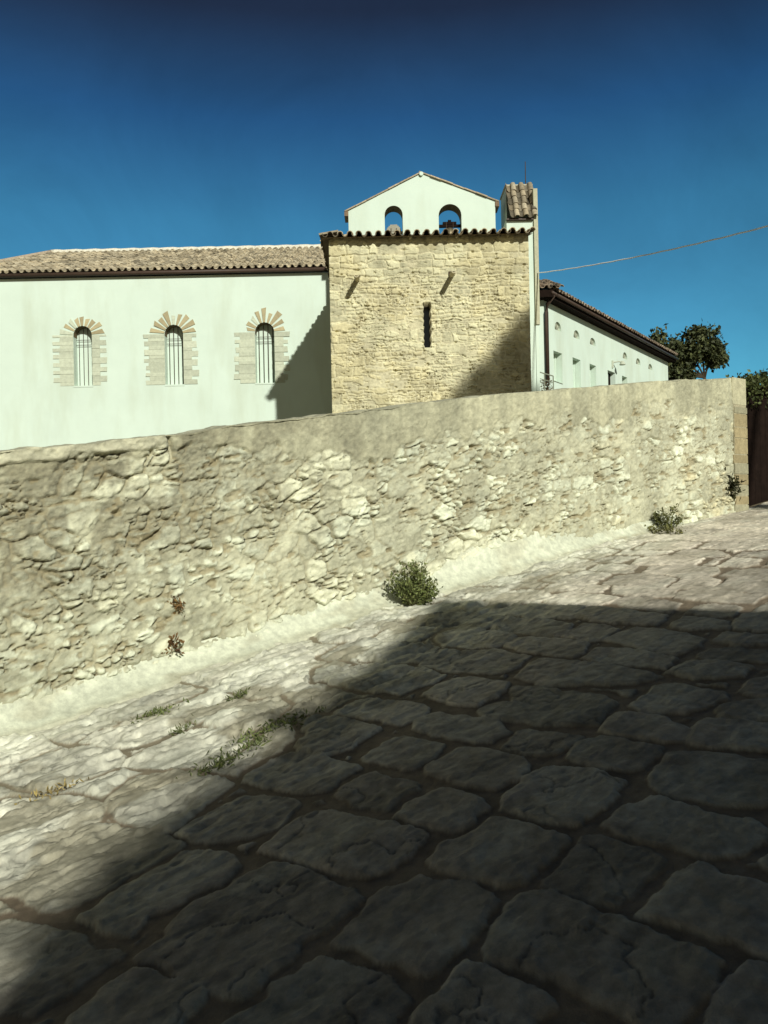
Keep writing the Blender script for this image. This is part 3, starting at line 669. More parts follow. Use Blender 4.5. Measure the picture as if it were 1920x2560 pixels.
# ------------------------------------------------------------------ nave
nz_e = wp(410, 690, D2).z                  # top of white wall
xl, xr = wp(-115, 700, D2).x, wp(848, 700, D2).x + 3.2
zb = TZ - 0.3
nave = empty('church_nave', (0, D2, TZ), 'long white plastered church nave with low clay tile roof and three barred arched windows', 'church')
wins = []
for (xa, xb, yt, yb) in ((186, 232, 815, 964), (414, 460, 812, 961), (640, 688, 806, 957)):
    a, b = wp(xa, yb, D2), wp(xb, yb, D2); t = wp((xa + xb) / 2, yt, D2)
    wins.append(((a.x + b.x) / 2, b.x - a.x, (a.z + b.z) / 2, t.z))
NDEP = 0.30
mb = MB()
wall_holes(mb, (0, D2, 0), X, Zv, -Yv, [(xl, zb), (xr, zb), (xr, nz_e), (xl, nz_e)], [arch(cx, ww, z0, z1) for cx, ww, z0, z1 in wins], NDEP)
mb.box((xl, D2 + 0.9, zb), (xr - xl, 0, 0), (0, 8.3, 0), (0, 0, nz_e - zb))
mb.poly([(xl, D2, zb), (xl, D2, nz_e), (xl, D2 + 1, nz_e), (xl, D2 + 1, zb)])
mb.poly([(xl, D2, nz_e), (xr, D2, nz_e), (xr, D2 + 1, nz_e), (xl, D2 + 1, nz_e)])
mb.build('wall', M_plaster, nave)
rngw = random.Random(12)
for wi, (cx, ww, z0, z1) in enumerate(wins):
    r = ww / 2; zs = z1 - r
    mb = MB(); t = 0.92
    def stone_blk(pts, colr, pr):
        f = [Vector((x, D2 - pr, z)) for x, z in pts]; b = [Vector((x, D2 + 0.02, z)) for x, z in pts]
        ar = sum(pts[i][0] * pts[(i + 1) % len(pts)][1] - pts[(i + 1) % len(pts)][0] * pts[i][1] for i in range(len(pts)))
        if ar < 0: f = f[::-1]; b = b[::-1]
        mb.poly(f, colr)
        for i in range(len(f)): mb.poly([f[i], b[i], b[(i + 1) % len(f)], f[(i + 1) % len(f)]], colr)
    n = 9
    for k in range(n):                                   # voussoirs with wide plaster joints
        a0 = math.pi * (k + 0.20 + rngw.uniform(-.06, .06)) / n - 0.0; a1 = math.pi * (k + 0.84 + rngw.uniform(-.1, .08)) / n
        ro = r + 0.005; R2 = r + rngw.uniform(0.26, 0.46)
        R3 = R2 * rngw.uniform(0.90, 1.05)
        tt = rngw.uniform(0.75, 1.05); cl = (0.44 * tt, 0.38 * tt, 0.23 * tt) if rngw.random() < .75 else (0.5, .54, .42)
        stone_blk([(cx + ro * math.cos(a0), zs + ro * math.sin(a0)), (cx + R2 * math.cos(a0), zs + R2 * math.sin(a0)), (cx + R3 * math.cos(a1), zs + R3 * math.sin(a1)), (cx + ro * math.cos(a1), zs + ro * math.sin(a1))], cl, rngw.uniform(.01, .028))
    for sgn, wide in ((-1, 0.50), (1, 0.30)):            # jamb blocks, ragged outer ends
        pts = [(cx + sgn * r * 1.0, z0), ]
        z = z0; outer = []
        tog = wi % 2
        while z < zs - 0.02:
            h = rngw.uniform(0.10, 0.2) if tog else rngw.uniform(0.08, 0.13)
            h = min(h, zs - z); o_ = r + wide + (rngw.uniform(0.06, 0.16) if tog else rngw.uniform(-.06, 0.0))
            if wi == 0: o_ = r + wide * 0.92 + (0.16 if tog else -0.04)
            outer += [(cx + sgn * o_, z), (cx + sgn * (o_ + rngw.uniform(-.02, .02)), z + h * 0.9)]
            z += h; tog = 1 - tog
        pts = [(cx + sgn * (r + 0.004), z0)] + outer + [(cx + sgn * (r + 0.004), zs)]
        # split into quads per block so that the outline stays ragged
        for i in range(0, len(outer), 2):
            za, zb_ = outer[i][1], outer[i + 1][1] + 0.012
            tt = rngw.uniform(0.86, 1.08); cl = (0.48 * tt, 0.515 * tt, 0.40 * tt)
            stone_blk([(cx + sgn * (r + 0.004), za), outer[i], (outer[i + 1][0], zb_), (cx + sgn * (r + 0.004), zb_)], cl, rngw.uniform(.006, .026))
    so_ = mb.build('stone_surround', M_surround, nave)
    lb = MB((0.15, 0.115, 0.065)); n_ = 14  # arch head's shade put into this dark stone lining
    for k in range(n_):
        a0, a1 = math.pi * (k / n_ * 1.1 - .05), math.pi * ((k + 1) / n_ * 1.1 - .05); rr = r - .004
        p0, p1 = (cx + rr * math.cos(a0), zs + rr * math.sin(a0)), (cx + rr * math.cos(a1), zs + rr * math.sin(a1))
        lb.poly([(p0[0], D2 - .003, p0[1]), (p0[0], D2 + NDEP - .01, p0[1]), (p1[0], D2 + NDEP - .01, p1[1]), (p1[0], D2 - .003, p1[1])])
    lb.build('arch_shade_lining', M_surround, so_)
    wn_ = MB()
    wn_.poly([(x, D2 + NDEP - 0.004, z) for x, z in arch(cx, ww + 0.02, z0 - 0.01, z1 + 0.01)])
    wo = wn_.build('window', M_plaster, nave)
    gb_ = MB()
    for k in range(4):
        x = cx - r + ww * (k + 0.62) / 4.2
        top = zs + math.sqrt(max(r * r - (x - cx) ** 2, 0)) - 0.0
        gb_.tube([(x, D2 + 0.24, z0), (x, D2 + 0.24, top)], 0.0105, 6)
    for hz in (zs - 0.10, zs - 0.25):
        gb_.tube([(cx - r, D2 + 0.225, hz), (cx + r, D2 + 0.225, hz)], 0.009, 6)
    gb_.build('grille', M_iron, wo)
    sb = MB(); sb.box((cx - r - .02, D2 - 0.012, z0 - 0.05), (ww + .04, 0, 0), (0, NDEP, 0), (0, 0, 0.048)); sb.build('sill', M_plaster, wo)
# roof: eave line, hip at the left end
pit = R(24); es = Vector((0, math.cos(pit), math.sin(pit)))
oh = 0.15; ez = wp(410, 671, D2 - oh).z - 0.06
xhip = wp(128, 640, D2 + 4.6).x; run = 4.75 / math.cos(pit)
hipk = (xhip - (xl - oh)) / run
roof = tile_roof('roof', M_tile, nave, (xl - oh, D2 - oh, ez), X, es, xr - xl + oh, run, clip=lambda x, s: x > s * hipk - 0.1, seed=3, tone=(0.47, 0.40, 0.27))
mb = MB()
rt = Vector((0, D2 - oh, ez)) + es * run
mb.poly([(xl - oh, D2 - oh + .02, ez - .01), (xr, D2 - oh + .02, ez - .01), (xr, rt.y, rt.z - .01), (xhip, rt.y, rt.z - .01)])
mb.poly([(xhip, rt.y, rt.z - .01), (xr, rt.y, rt.z - .01), (xr, 2 * rt.y - D2 + oh, ez), (xl - oh, 2 * rt.y - D2 + oh, ez)])
mb.poly([(xl - oh, D2 - oh + .02, ez - .01), (xhip, rt.y, rt.z - .01), (xl - oh, 2 * rt.y - D2 + oh, ez)])
mb.build('roof_deck', M_tile, nave)
mb = MB()
n = 60
mb.tube([(xhip + (xr - xhip) * k / n, rt.y, rt.z + 0.05 + 0.012 * math.sin(k * 2.1)) for k in range(n + 1)], 0.115, 10, (0.62, 0.60, 0.50))
mb.tube([Vector((xl - oh, D2 - oh, ez + .05)).lerp(Vector((xhip, rt.y, rt.z + 0.05)), k / 16) for k in range(17)], 0.11, 10, (0.40, 0.33, 0.24))
mb.build('ridge_tile', M_tile, roof, smooth=True)
mb = MB()
mb.box((xl - oh + .04, D2 - oh + .05, ez - 0.055), (xr - xl, 0, 0), (0, oh + 0.1, 0), (0, 0, 0.03))
mb.build('soffit', M_brown, roof)
mb = MB()
mb.tube([(xl - oh, D2 - oh + 0.02, ez - 0.055), (wp(838, 670, D2).x + 0.3, D2 - oh + 0.02, ez - 0.055)], 0.062, 12)
mb.build('gutter', M_brown, nave, smooth=True)

# ------------------------------------------------------------------ square stone tower
xa, xb = wp(826, 800, D1).x, wp(1324, 780, D1).x
tz = wp(826, 606, D1).z
ZB = 0.9
tower = empty('stone_tower', ((xa + xb) / 2, D1, TZ), 'square tower of honey coloured coursed stone with tiled eave and narrow slit window', 'tower')
gx = np.arange(xa, xb + 0.011, 0.0115); gz = np.arange(ZB, tz + 0.1, 0.0115)
A, B = np.meshgrid(gx, gz)
wx = A + 0.05 * (fbm(A * 6, B * 6, 3, 101) - 0.5) * 2; wy = B + 0.075 * (fbm(A * 3.5, B * 5, 4, 102) - 0.5) * 2
s1, i1 = courses(wx, wy, 0, 9, 0.05, 0.12, 0.12, 0.33, 103)
s2, i2 = courses(wx, wy, 0, 9, 0.15, 0.30, 0.20, 0.62, 104)
ashl = sstep(-.1, .1, B - (tz - 0.85 + 0.7 * (fbm(A * 1.1, B * 1.1, 3, 105) - 0.5))) > 0.5
edgeq = np.minimum(A - xa, xb - A) < 0.30 + 0.18 * (hsh(np.floor(B / 0.29), 0 * np.floor(B), 106) - 0.3)
pk = (fbm(A * 1.3 + 3, B * 1.6, 3, 107) > 0.64)
use2 = ashl | edgeq | pk
s = np.where(use2, s2, s1); ids = np.where(use2, i2, i1)
s = np.minimum(s, np.minimum(A - xa, xb - A) + 0.02)
st_h = 0.034 * (1 - np.exp(-np.maximum(s - 0.007, 0) / 0.008)) * (0.45 + 1.1 * ids)
mfill = sstep(0.40, 0.62, fbm(A * 1.3, B * 1.3, 4, 108))
d = np.maximum(st_h, 0.008 + 0.013 * mfill) + 0.016 * (fbm(A * 12, B * 20, 4, 109) - 0.5) + 0.012 * (fbm(A * 2, B * 2, 3, 110) - 0.5)
cn = fbm(A * 5, B * 14, 4, 111)
crk = np.exp(-((cn - 0.55) / 0.014) ** 2) * sstep(0.42, 0.55, fbm(A * 2.2, B * 2.6, 3, 115)) * np.where(use2, .45, 1.0)
d -= 0.05 * crk + 0.25 * np.clip(fbm(A * 9, B * 20, 3, 116) - 0.66, 0, 1)
sx0, sx1 = wp(1059, 800, D1).x, wp(1077, 800, D1).x; sz0, sz1 = wp(1067, 870, D1).z, wp(1067, 757, D1).z
inside = (A > sx0 + .01 * np.sin(B * 40)) & (A < sx1 + .012 * np.sin(B * 31 + 1)) & (B > sz0) & (B < sz1)
d = np.where(inside, -0.42, d)
k = fbm(A * 3, B * 3, 4, 112) - 0.5
tone = 0.90 + 0.40 * (ids - 0.5) + 0.5 * k
c = np.array([0.53, 0.485, 0.295]) * tone[..., None]
lt = sstep(0.45, 0.6, fbm(A * 1.2 + 7, B * 1.2, 3, 113))[..., None] * 0.5
c = c * (1 - lt) + np.array([0.64, 0.64, 0.45]) * tone[..., None] * lt
c = c * (1 - .75 * crk[..., None]) + np.array([0.22, 0.165, 0.075]) * .75 * crk[..., None]
m = (1 - sstep(0.0, 0.008, st_h - 0.008 - 0.013 * mfill))[..., None]
c = c * (1 - m) + np.array([0.64, 0.60, 0.40]) * (0.85 + 0.5 * k)[..., None] * m
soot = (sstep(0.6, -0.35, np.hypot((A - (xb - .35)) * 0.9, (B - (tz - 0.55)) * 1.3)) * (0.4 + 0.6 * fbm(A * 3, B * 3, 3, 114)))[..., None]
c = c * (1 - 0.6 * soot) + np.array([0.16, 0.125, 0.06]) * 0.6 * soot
c = np.where(inside[..., None], np.array([0.10, 0.08, 0.05]), c)
P = np.stack([A, D1 - d, B], -1)
link('masonry_face', fast_mesh('masonry_face', P, grid_faces(*A.shape), c), M_tower, tower)
mb = MB()
cl = (0.5, 0.43, 0.26)
mb.poly([(xa, D1 - .012, ZB), (xa, D1 - .012, tz), (xa, D2 + .3, tz), (xa, D2 + .3, ZB)], cl)
mb.poly([(xb, D1 - .012, ZB), (xb, D2 + .3, ZB), (xb, D2 + .3, tz), (xb, D1 - .012, tz)], cl)
mb.poly([(xa, D1 + .06, tz + .02), (xb, D1 + .06, tz + .02), (xb, D2 + .3, tz + .02), (xa, D2 + .3, tz + .02)], cl)
mb.build('side_wall', M_tower, tower)
mb = MB(); rngq = random.Random(8); z = 1.6
while z < 3.6:                                           # ragged toothing low on the right corner
    h = rngq.uniform(.08, .2); mb.box((xb - .15, D1 + .0, z), (.15 + rngq.uniform(0.01, .09), 0, 0), (0, .4, 0), (0, 0, h - .01), (0.45, 0.36, 0.2)); z += h
mb.build('toothing', M_tower, tower, bevel=.01)
# slit window lining
mb = MB(); mb.box((sx0 - .02, D1 + .40, sz0 - .02), (sx1 - sx0 + .04, 0, 0), (0, .05, 0), (0, 0, sz1 - sz0 + .04)); mb.build('slit_window', M_glass, tower)
# eave and hipped roof
toh = 0.26; tp = R(13); tez = tz + 0.05
oL, oR = xa - 0.17, xb + 0.10
tes = Vector((0, math.cos(tp), math.sin(tp)))
trun = 3.4; hip = 1.0
troof = tile_roof('roof', M_tile, tower, (oL, D1 - toh, tez), X, tes, oR - oL, trun, pitch=0.225, deep=1.35, pan=0.4, clip=lambda x, s: x > s * hip - .15 and x < (oR - oL) - s * 0.1 + .1, seed=9, tone=(0.40, 0.32, 0.20))
les = Vector((math.cos(tp), 0, math.sin(tp)))
lr = tile_roof('left_slope', M_tile, troof, (oL, D2, tez), -Yv, les, D2 - D1 + toh, 2.2, pitch=0.225, deep=1.35, pan=0.4, clip=lambda x, s: x < (D2 - D1 + toh) - s * hip + .1, seed=10, tone=(0.46, 0.38, 0.25))
mb = MB()
a = Vector((oL + .03, D1 - toh + .03, tez - .012)); b = Vector((oR - .03, D1 - toh + .03, tez - .012)); up = tes * trun
mb.poly([a, b, b + up, a + up + Vector((trun * .95, 0, 0))], (.2, .15, .1))
mb.poly([a, a + up + Vector((trun * .95, 0, 0)), Vector((a.x + 3.2, D2 + .2, a.z + .73)), Vector((a.x, D2 + .2, a.z))], (.2, .15, .1))
mb.build('roof_deck', M_tile, troof)
# mortar wedges between a few eave tiles
mb = MB()
for px_ in (1024, 1140, 1268):
    p = wp(px_, 592, D1 - .08); mb.box((p.x, D1 - .15, tez - .05), (.05, 0, 0.05), (0, .15, 0), (-.03, 0, .09), (0.55, 0.5, 0.34))
mb.build('eave_mortar', M_tower, troof)
# stone water spouts
for (px_, py_) in ((893, 700), (1129, 690)):
    p = wp(px_, py_, D1)
    mb = MB(); L = 0.62; rr = 0.062
    q0 = Vector((p.x, D1 + .1, p.z + .03)); q1 = Vector((p.x, D1 - L, p.z - .05))
    V0 = len(mb.v); N_ = 10
    for (c_, r_) in ((q0, rr), (q1, rr), (q1, rr - .018), (q0, rr - .018)):
        for k_ in range(N_ + 1):
            an_ = math.pi * (1 + k_ / N_); mb.v.append(tuple(c_ + Vector((r_ * math.cos(an_), 0, r_ * math.sin(an_) * 1.1)))); mb.c.append((0.5, 0.45, 0.3))
    for i in range(4):
        for k_ in range(N_):
            a_ = V0 + i * (N_ + 1) + k_; b_ = V0 + ((i + 1) % 4) * (N_ + 1) + k_
            mb.f.append((a_, a_ + 1, b_ + 1, b_))
    sp = mb.build('water_spout', M_tower, tower)
    hb = MB(); hb.box((p.x - .075, D1 - .034, p.z + .0), (.15, 0, 0), (0, .02, 0), (0, 0, .10), (.07, .05, .03)); hb.build('outlet_shade', M_tower, sp)  # dark block on the wall face paints the shade of an outlet

# ------------------------------------------------------------------ bell gable
DG = 22.0; TG = 0.46
bg_ = empty('bell_gable', (wp(1053, 560, DG).x, DG, wp(1053, 600, DG).z), 'white plastered bell gable with two arched openings rising behind the stone tower roof', 'bell gable')
gl, gr_ = wp(871, 540, DG), wp(1238, 520, DG)
gel, ger, gap = wp(871, 527, DG).z, wp(1238, 503, DG).z, wp(1053, 434, DG)
gbz = tz - 0.2
hol = []
for (pa, pb, pt_) in ((962, 1007, 514), (1097, 1154, 510)):
    a, b, t = wp(pa, 560, DG), wp(pb, 560, DG), wp((pa + pb) / 2, pt_, DG)
    hol.append(((a.x + b.x) / 2, b.x - a.x, tez + .70, t.z))
hol[0] = (hol[0][0], hol[0][1], hol[0][2], hol[0][3]); 
out2 = [(gl.x, gbz), (gr_.x, gbz), (gr_.x, ger), (gap.x, gap.z), (gl.x, gel)]
hs_info = list(hol); hs = [arch(cx, ww, z0, z1, 14) for cx, ww, z0, z1 in hol]
mb = MB()
wall_holes(mb, (0, DG, 0), X, Zv, -Yv, out2, hs, TG)
wall_holes(mb, (0, DG + TG, 0), X, Zv, Yv, out2, hs, 0.0)
for i in range(len(out2)):
    a, b = out2[i], out2[(i + 1) % len(out2)]
    mb.poly([(a[0], DG, a[1]), (a[0], DG + TG, a[1]), (b[0], DG + TG, b[1]), (b[0], DG, b[1])])
mb.build('wall', M_plaster, bg_)
mb = MB(); rngc = random.Random(3)
for (p, q) in ((Vector((gl.x, DG, gel)), Vector((gap.x, DG, gap.z))), (Vector((gr_.x, DG, ger)), Vector((gap.x, DG, gap.z)))):
    L = (q - p).length; dirv = (q - p) / L; s_ = -0.10
    while s_ < L - .05:
        t = rngc.uniform(.7, 1.1); o_ = p + dirv * s_ + Vector((0, -.05 + rngc.uniform(-.015, .015), .004 + rngc.uniform(0, .012)))
        up = Vector((-dirv.z, 0, dirv.x)); up = up if up.z > 0 else -up
        mb.box(o_, dirv * .33, (0, TG + .1, 0), up * 0.032, (0.44 * t, 0.37 * t, 0.26 * t)); s_ += .335
mb.build('coping_tile', M_tile, bg_)
mb = MB()
for p, sg in ((Vector((gl.x, DG, gel)), -1), (Vector((gr_.x, DG, ger)), 1)):
    mb = MB(); mb.box((p.x + (-.11 if sg < 0 else .003), DG - .03, p.z - .15), (.107, 0, 0), (0, TG + .06, 0), (0, 0, .14), (.2, .14, .09))
    mb.build('kneeler', M_tile, bg_, bevel=.01)
mb = MB()
mb.tube([(gap.x, DG - .06, gap.z - .02), (gap.x, DG + TG, gap.z - .02)], .055, 12); mb.build('ridge_knob', M_plaster, bg_, smooth=False)

for cx, ww, z0, z1 in hs_info:
    lb = MB((0.16, 0.135, 0.085)); n_ = 14; r = ww / 2; zs = z1 - r  # dark lining paints the shade under the bell arches
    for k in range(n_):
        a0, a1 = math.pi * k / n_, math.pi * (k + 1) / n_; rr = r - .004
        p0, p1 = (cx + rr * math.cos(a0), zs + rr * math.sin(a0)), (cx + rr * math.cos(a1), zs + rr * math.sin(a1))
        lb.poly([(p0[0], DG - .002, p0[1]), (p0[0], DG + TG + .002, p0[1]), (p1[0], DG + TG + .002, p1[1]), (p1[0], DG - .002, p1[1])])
    lb.build('arch_shade_lining', M_surround, bg_)
def make_bell(cx, w_, zc, label, big):
    y = DG + TG * .5
    be = empty('church_bell', (cx, y, zc), label, 'bell', 'bells hanging in the white gable')
    r = w_ * 0.36
    mb = MB()
    mb.lathe((cx, y, zc - r * 2.1), [(0.001, r * 2.0), (r * .35, r * 1.98), (r * .58, r * 1.75), (r * .66, r * 1.2), (r * .75, r * .6), (r * 1.0, r * .08), (r * 1.03, 0), (r * .92, .0), (r * .6, r * .9), (r * .4, r * 1.7), (0.001, r * 1.75)], 22)
    mb.build('bell_body', M_bronze, be, smooth=True)
    mb = MB((0.30, 0.29, 0.23))
    mb.box((cx - w_ * .5, y - .045, zc + .0), (w_, 0, 0), (0, .09, 0), (0, 0, .065))
    if big:
        mb.box((cx - w_ * .30, y - .055, zc + .066), (w_ * .6, 0, 0), (0, .11, 0), (0, 0, .07))
        mb.box((cx - .045, y - .06, zc + .137), (.09, 0, 0), (0, .12, 0), (0, 0, .05))
    else:
        mb.dc = (0.30, 0.29, 0.23)
        for k_ in range(5):
            hw = w_ * .40 * math.cos(k_ / 5 * 1.3); mb.box((cx - hw, y - .055, zc + .066 + k_ * .036), (2 * hw, 0, 0), (0, .11, 0), (0, 0, .0355))
    mb.build('yoke', M_wood if big else M_surround, be, bevel=.008)
    for sx in (-.3, .3):
        mb = MB(); mb.tube([(cx + w_ * sx * .5, y - .066, zc - .06), (cx + w_ * sx * .5, y - .066, zc + .14)], .010, 6)
        mb.build('strap', M_iron, be)
    mb = MB(); mb.tube([(cx, y, zc - .05), (cx, y, zc - r * 1.9)], .012, 6); mb.lathe((cx, y, zc - r * 2.15), [(.001, 0), (.03, .015), (.035, .04), (.001, .075)], 10); mb.build('clapper', M_iron, be)
make_bell(hol[1][0], hol[1][1], wp(1125, 561, DG).z, 'bell under a dark straight yoke in the wider right hand gable opening', True)
make_bell(hol[0][0], hol[0][1], wp(984, 578, DG).z, 'bell with domed pale headstock low in the narrower left gable opening', False)

# ------------------------------------------------------------------ tall pier with tiled cap, right of the gable
DP = 21.4
pl_, pr_ = wp(1266, 540, DP), wp(1333, 540, DP)
pier = empty('white_pier', ((pl_.x + pr_.x) / 2, DP, TZ), 'tall narrow white pier with steep three column tile cap beside the tower', 'chimney')
ptop = wp(1300, 469, DP + .62).z; pev = wp(1300, 548, DP).z
mb = MB()
mb.box((pl_.x, DP, zb), (pr_.x - pl_.x, 0, 0), (0, 1.5, 0), (0, 0, pev - zb))
mb.box((pl_.x + .09, DP + .56, pev), (pr_.x - pl_.x - .09, 0, 0), (0, .94, 0), (0, 0, ptop - pev))
mb.poly([(pl_.x + .01, DP, pev), (pl_.x + .09, DP + .56, ptop - .05), (pl_.x + .09, DP + .56, pev)])
mb.build('wall', M_plaster, pier)
mb = MB()
xs = pr_.x + .003
mb.box((xs, DP - .06, wp(1340, 812, DP).z), (.11, 0, 0), (0, 1.5, 0), (0, 0, wp(1340, 471, DP - .06).z - wp(1340, 812, DP).z), (0.42, 0.42, 0.30))
mb.build('side_strip', M_surround, pier)
mb = MB(); mb.box((xs, DP - .02, zb), (.085, 0, 0), (0, 1.3, 0), (0, 0, wp(1340, 812, DP).z - zb)); mb.build('lower_strip', M_plaster, pier)
ces = Vector((0, .60, ptop - pev - .03))
cap = tile_roof('tile_cap', M_tile, pier, (pl_.x + .03, DP - .10, pev + .01), X, ces, pr_.x - pl_.x + .02, ces.length, pitch=0.235, row=.25, seed=6, pan=.45, tone=(0.36, 0.30, 0.20))
mb = MB(); mb.box((pl_.x - .01, DP - .09, pev - .045), (pr_.x - pl_.x + .0, 0, 0), (0, .10, 0), (0, 0, .045)); mb.build('eave_board', M_brown, cap)
mb = MB(); mb.box((pl_.x + .06, DP + .50, ptop + .002), (pr_.x - pl_.x + .04, 0, 0), (0, 1.0, 0), (0, 0, .04), (.45, .44, .34)); mb.build('cap_slab', M_surround, pier)
pa_ = wp(1314, 470, DP + .8)
mb = MB(); mb.tube([(pa_.x, DP + .8, ptop + .03), (pa_.x, DP + .8, ptop + .15)], .02, 8); mb.tube([(pa_.x, DP + .8, ptop + .03), (pa_.x + .005, DP + .8, wp(1314, 404, DP + .8).z)], [.015, .011], 6)
mb.build('lightning_rod', M_iron, label='thin upright metal rod on top of the tile capped white pier', cat='antenna')

# ------------------------------------------------------------------ side wing receding to the right
DW = 25.6
Cw = wp(1360, 772, DW)
th = math.atan((2365 - 960) / F)
T = Vector((math.sin(th), math.cos(th), 0)); Nn = Vector((math.cos(th), -math.sin(th), 0))
def wing(px, py):
    d = ray(px, py); a = (Cw.x * Nn.x + Cw.y * Nn.y) / (d.x * Nn.x + d.y * Nn.y); p = d * a
    return (p.x - Cw.x) * T.x + (p.y - Cw.y) * T.y, p.z + EYE
wg = empty('side_wing', (Cw.x, Cw.y, TZ), 'lower white side wing with lunettes and recessed windows receding behind the tower', 'building')
we = sum(wing(*q)[1] for q in ((1400, 787), (1500, 832), (1640, 895))) / 3
Lw = wing(1670, 930)[0]
holes = []; hinfo = []
def rect_hole(px0, px1, pyt0, pyb, kind, frac=None):
    s0, zt = wing(px0, pyt0); s1 = wing(px1, pyt0)[0]; z0 = wing(px0, pyb)[1]
    holes.append([(s0, z0), (s1, z0), (s1, zt), (s0, zt)]); hinfo.append((kind, s0, s1, z0, zt))
rect_hole(1383.5, 1405, 876, 952, 'window'); rect_hole(1431.5, 1451, 893, 968, 'window'); rect_hole(1474, 1490, 909, 970, 'window')
rect_hole(1519, 1538, 925, 975, 'door'); rect_hole(1555, 1568, 939, 985, 'window')
lun = []
for (pa, pb, ptp, pbt) in ((1387, 1403, 805, 823), (1434, 1449, 826, 843), (1475, 1489, 845, 860), (1557, 1568, 881, 895), (1590, 1601, 896, 909), (1621, 1631, 910, 922)):
    s0, z0 = wing(pa, pbt); s1, _ = wing(pb, pbt); _, z1 = wing((pa + pb) / 2, ptp)
    ww = s1 - s0; cx = (s0 + s1) / 2
    h = [(cx - ww / 2, z0), (cx + ww / 2, z0)] + [(cx + ww / 2 * math.cos(math.pi * k / 10), z0 + .04 + (z1 - z0 - .04) * math.sin(math.pi * k / 10)) for k in range(11)]
    lun.append(h)
mb = MB()
WT_ = we + .15
wall_holes(mb, (Cw.x, Cw.y, 0), T, Zv, Nn, [(0, zb), (Lw, zb), (Lw, WT_), (0, WT_)], holes + lun, 0.24)
mb.box(Vector((Cw.x, Cw.y, zb)) + T * .01 - Nn * .9, T * (Lw - .02), -Nn * 5, (0, 0, we - zb))
mb.poly([Vector((Cw.x, Cw.y, zb)) + T * Lw, Vector((Cw.x, Cw.y, zb)) + T * Lw - Nn * 6, Vector((Cw.x, Cw.y, we)) + T * Lw - Nn * 6, Vector((Cw.x, Cw.y, we)) + T * Lw])
# short front return between pier and wing corner
mb.box((Cw.x - 2.6, Cw.y, zb), (2.6 - .001, 0, 0), (0, .5, 0), (0, 0, we + .168 - zb))
mb.build('wall', M_plaster, wg)
W = lambda s_, z_, d_=0.0: Vector((Cw.x, Cw.y, z_)) + T * s_ + Nn * d_
for kind, s0, s1, z0, z1 in hinfo:
    mb = MB()
    if kind == 'window':
        mb.poly([W(s0 - .01, z0, -.235), W(s1 + .01, z0, -.235), W(s1 + .01, z1 + .01, -.235), W(s0 - .01, z1 + .01, -.235)]); wd = mb.build('window', M_plaster, wg)
        mb = MB(); mb.box(W(s0 + .06, z0, -.232), T * .05, Nn * .03, (0, 0, z1 - z0 - .03)); mb.box(W(s1 - .10, z0, -.232), T * .05, Nn * .03, (0, 0, z1 - z0 - .03)); mb.build('frame', M_plaster, wd)
    else:
        mb.poly([W(s0 - .01, z0, -.20), W(s1 + .01, z0, -.20), W(s1 + .01, z1 + .01, -.20), W(s0 - .01, z1 + .01, -.20)]); dr = mb.build('door', M_wood, wg)
        mb = MB(); mb.box(W((s0 + s1) / 2 - .03, z0, -.198), T * .06, Nn * .05, (0, 0, z1 - z0)); mb.build('mullion', M_plaster, dr)
for h in lun:
    mb = MB(); pts = [W(a, b, -.07) for a, b in h]
    n_ = len(h); cxx = sum(a for a, b in h) / n_
    mb.poly(pts, (0.40, 0.43, 0.33)); wd = mb.build('lunette', M_surround, wg)
    mb = MB((0.25, 0.26, 0.2)); top = max(b for a, b in h)
    for k in (4, 7, 10): mb.tube([W(cxx, h[0][1] + .02, -.055), W(h[k][0], h[k][1], -.055)], .02, 5)
    mb.build('glazing_bar', M_surround, wd)
# roof of the wing seen from below: eave, gutter, tiles
woh = 0.30; wpit = R(20)
wes = (-Nn * math.cos(wpit) + Zv * math.sin(wpit))
wo = W(-.2, we + .43, woh + .04)
wroof = tile_roof('roof', M_tile, wg, wo, T, wes, Lw + .5, 3.6, pitch=.24, row=.4, seed=15, tone=(0.26, 0.19, 0.13))
mb = MB()
mb.box(W(-.2, we + .16, woh), T * (Lw + .5), -Nn * (woh + .4), (0, 0, .24))
mb.poly([W(-.2, we + .42, woh), W(Lw + .3, we + .42, woh), W(Lw + .3, we + .42, woh) + wes * 3.6, W(-.2, we + .42, woh) + wes * 3.6])
mb.build('eave_board', M_wood, wroof)
mb = MB(); mb.tube([W(-.2, we + .30, woh + .065), W(Lw + .25, we + .28, woh + .065)], .06, 10); mb.build('gutter', M_brown, wg, smooth=True)
fr = tile_roof('front_slope', M_tile, wroof, (Cw.x - 2.4, Cw.y - .4, we + .42), X, Vector((0, math.cos(wpit), math.sin(wpit))), 2.4 + .5, 2.5, pitch=.24, row=.4, seed=16, tone=(0.26, 0.19, 0.13))
mb = MB(); mb.box((Cw.x - 2.4, Cw.y - .36, we + .17), (2.65, 0, 0), (0, .8, 0), (0, 0, .23)); mb.build('front_board', M_wood, wroof)
mb = MB(); b_ = wp(1358, 957, DW - .1).z
mb.tube([W(-.02, we + .26, woh + .06), W(-.02, we + .0, .12), W(-.02, we - .25, .09), W(-.02, b_, .09)], .062, 8); mb.build('downpipe', M_brown, wg, smooth=True)
s_, z_ = wing(1530, 912)
mb = MB((0.42, 0.45, 0.36)); mb.tube([W(s_, z_ - .12, .02), W(s_, z_ + .16, .02)], .045, 8); mb.tube([W(s_, z_ + .08, .02), W(s_ + .12, z_ + .12, .2), W(s_ + .2, z_ + .1, .34)], .028, 8); mb.lathe(W(s_ + .2, z_ - .02, .34), [(.001, .16), (.05, .15), (.12, .02), (.11, .0), (.001, .1)], 12)
mb.build('wall_lamp', M_surround, label='small pale bracket lamp fixed on the white wing wall above the dark door', cat='lamp')
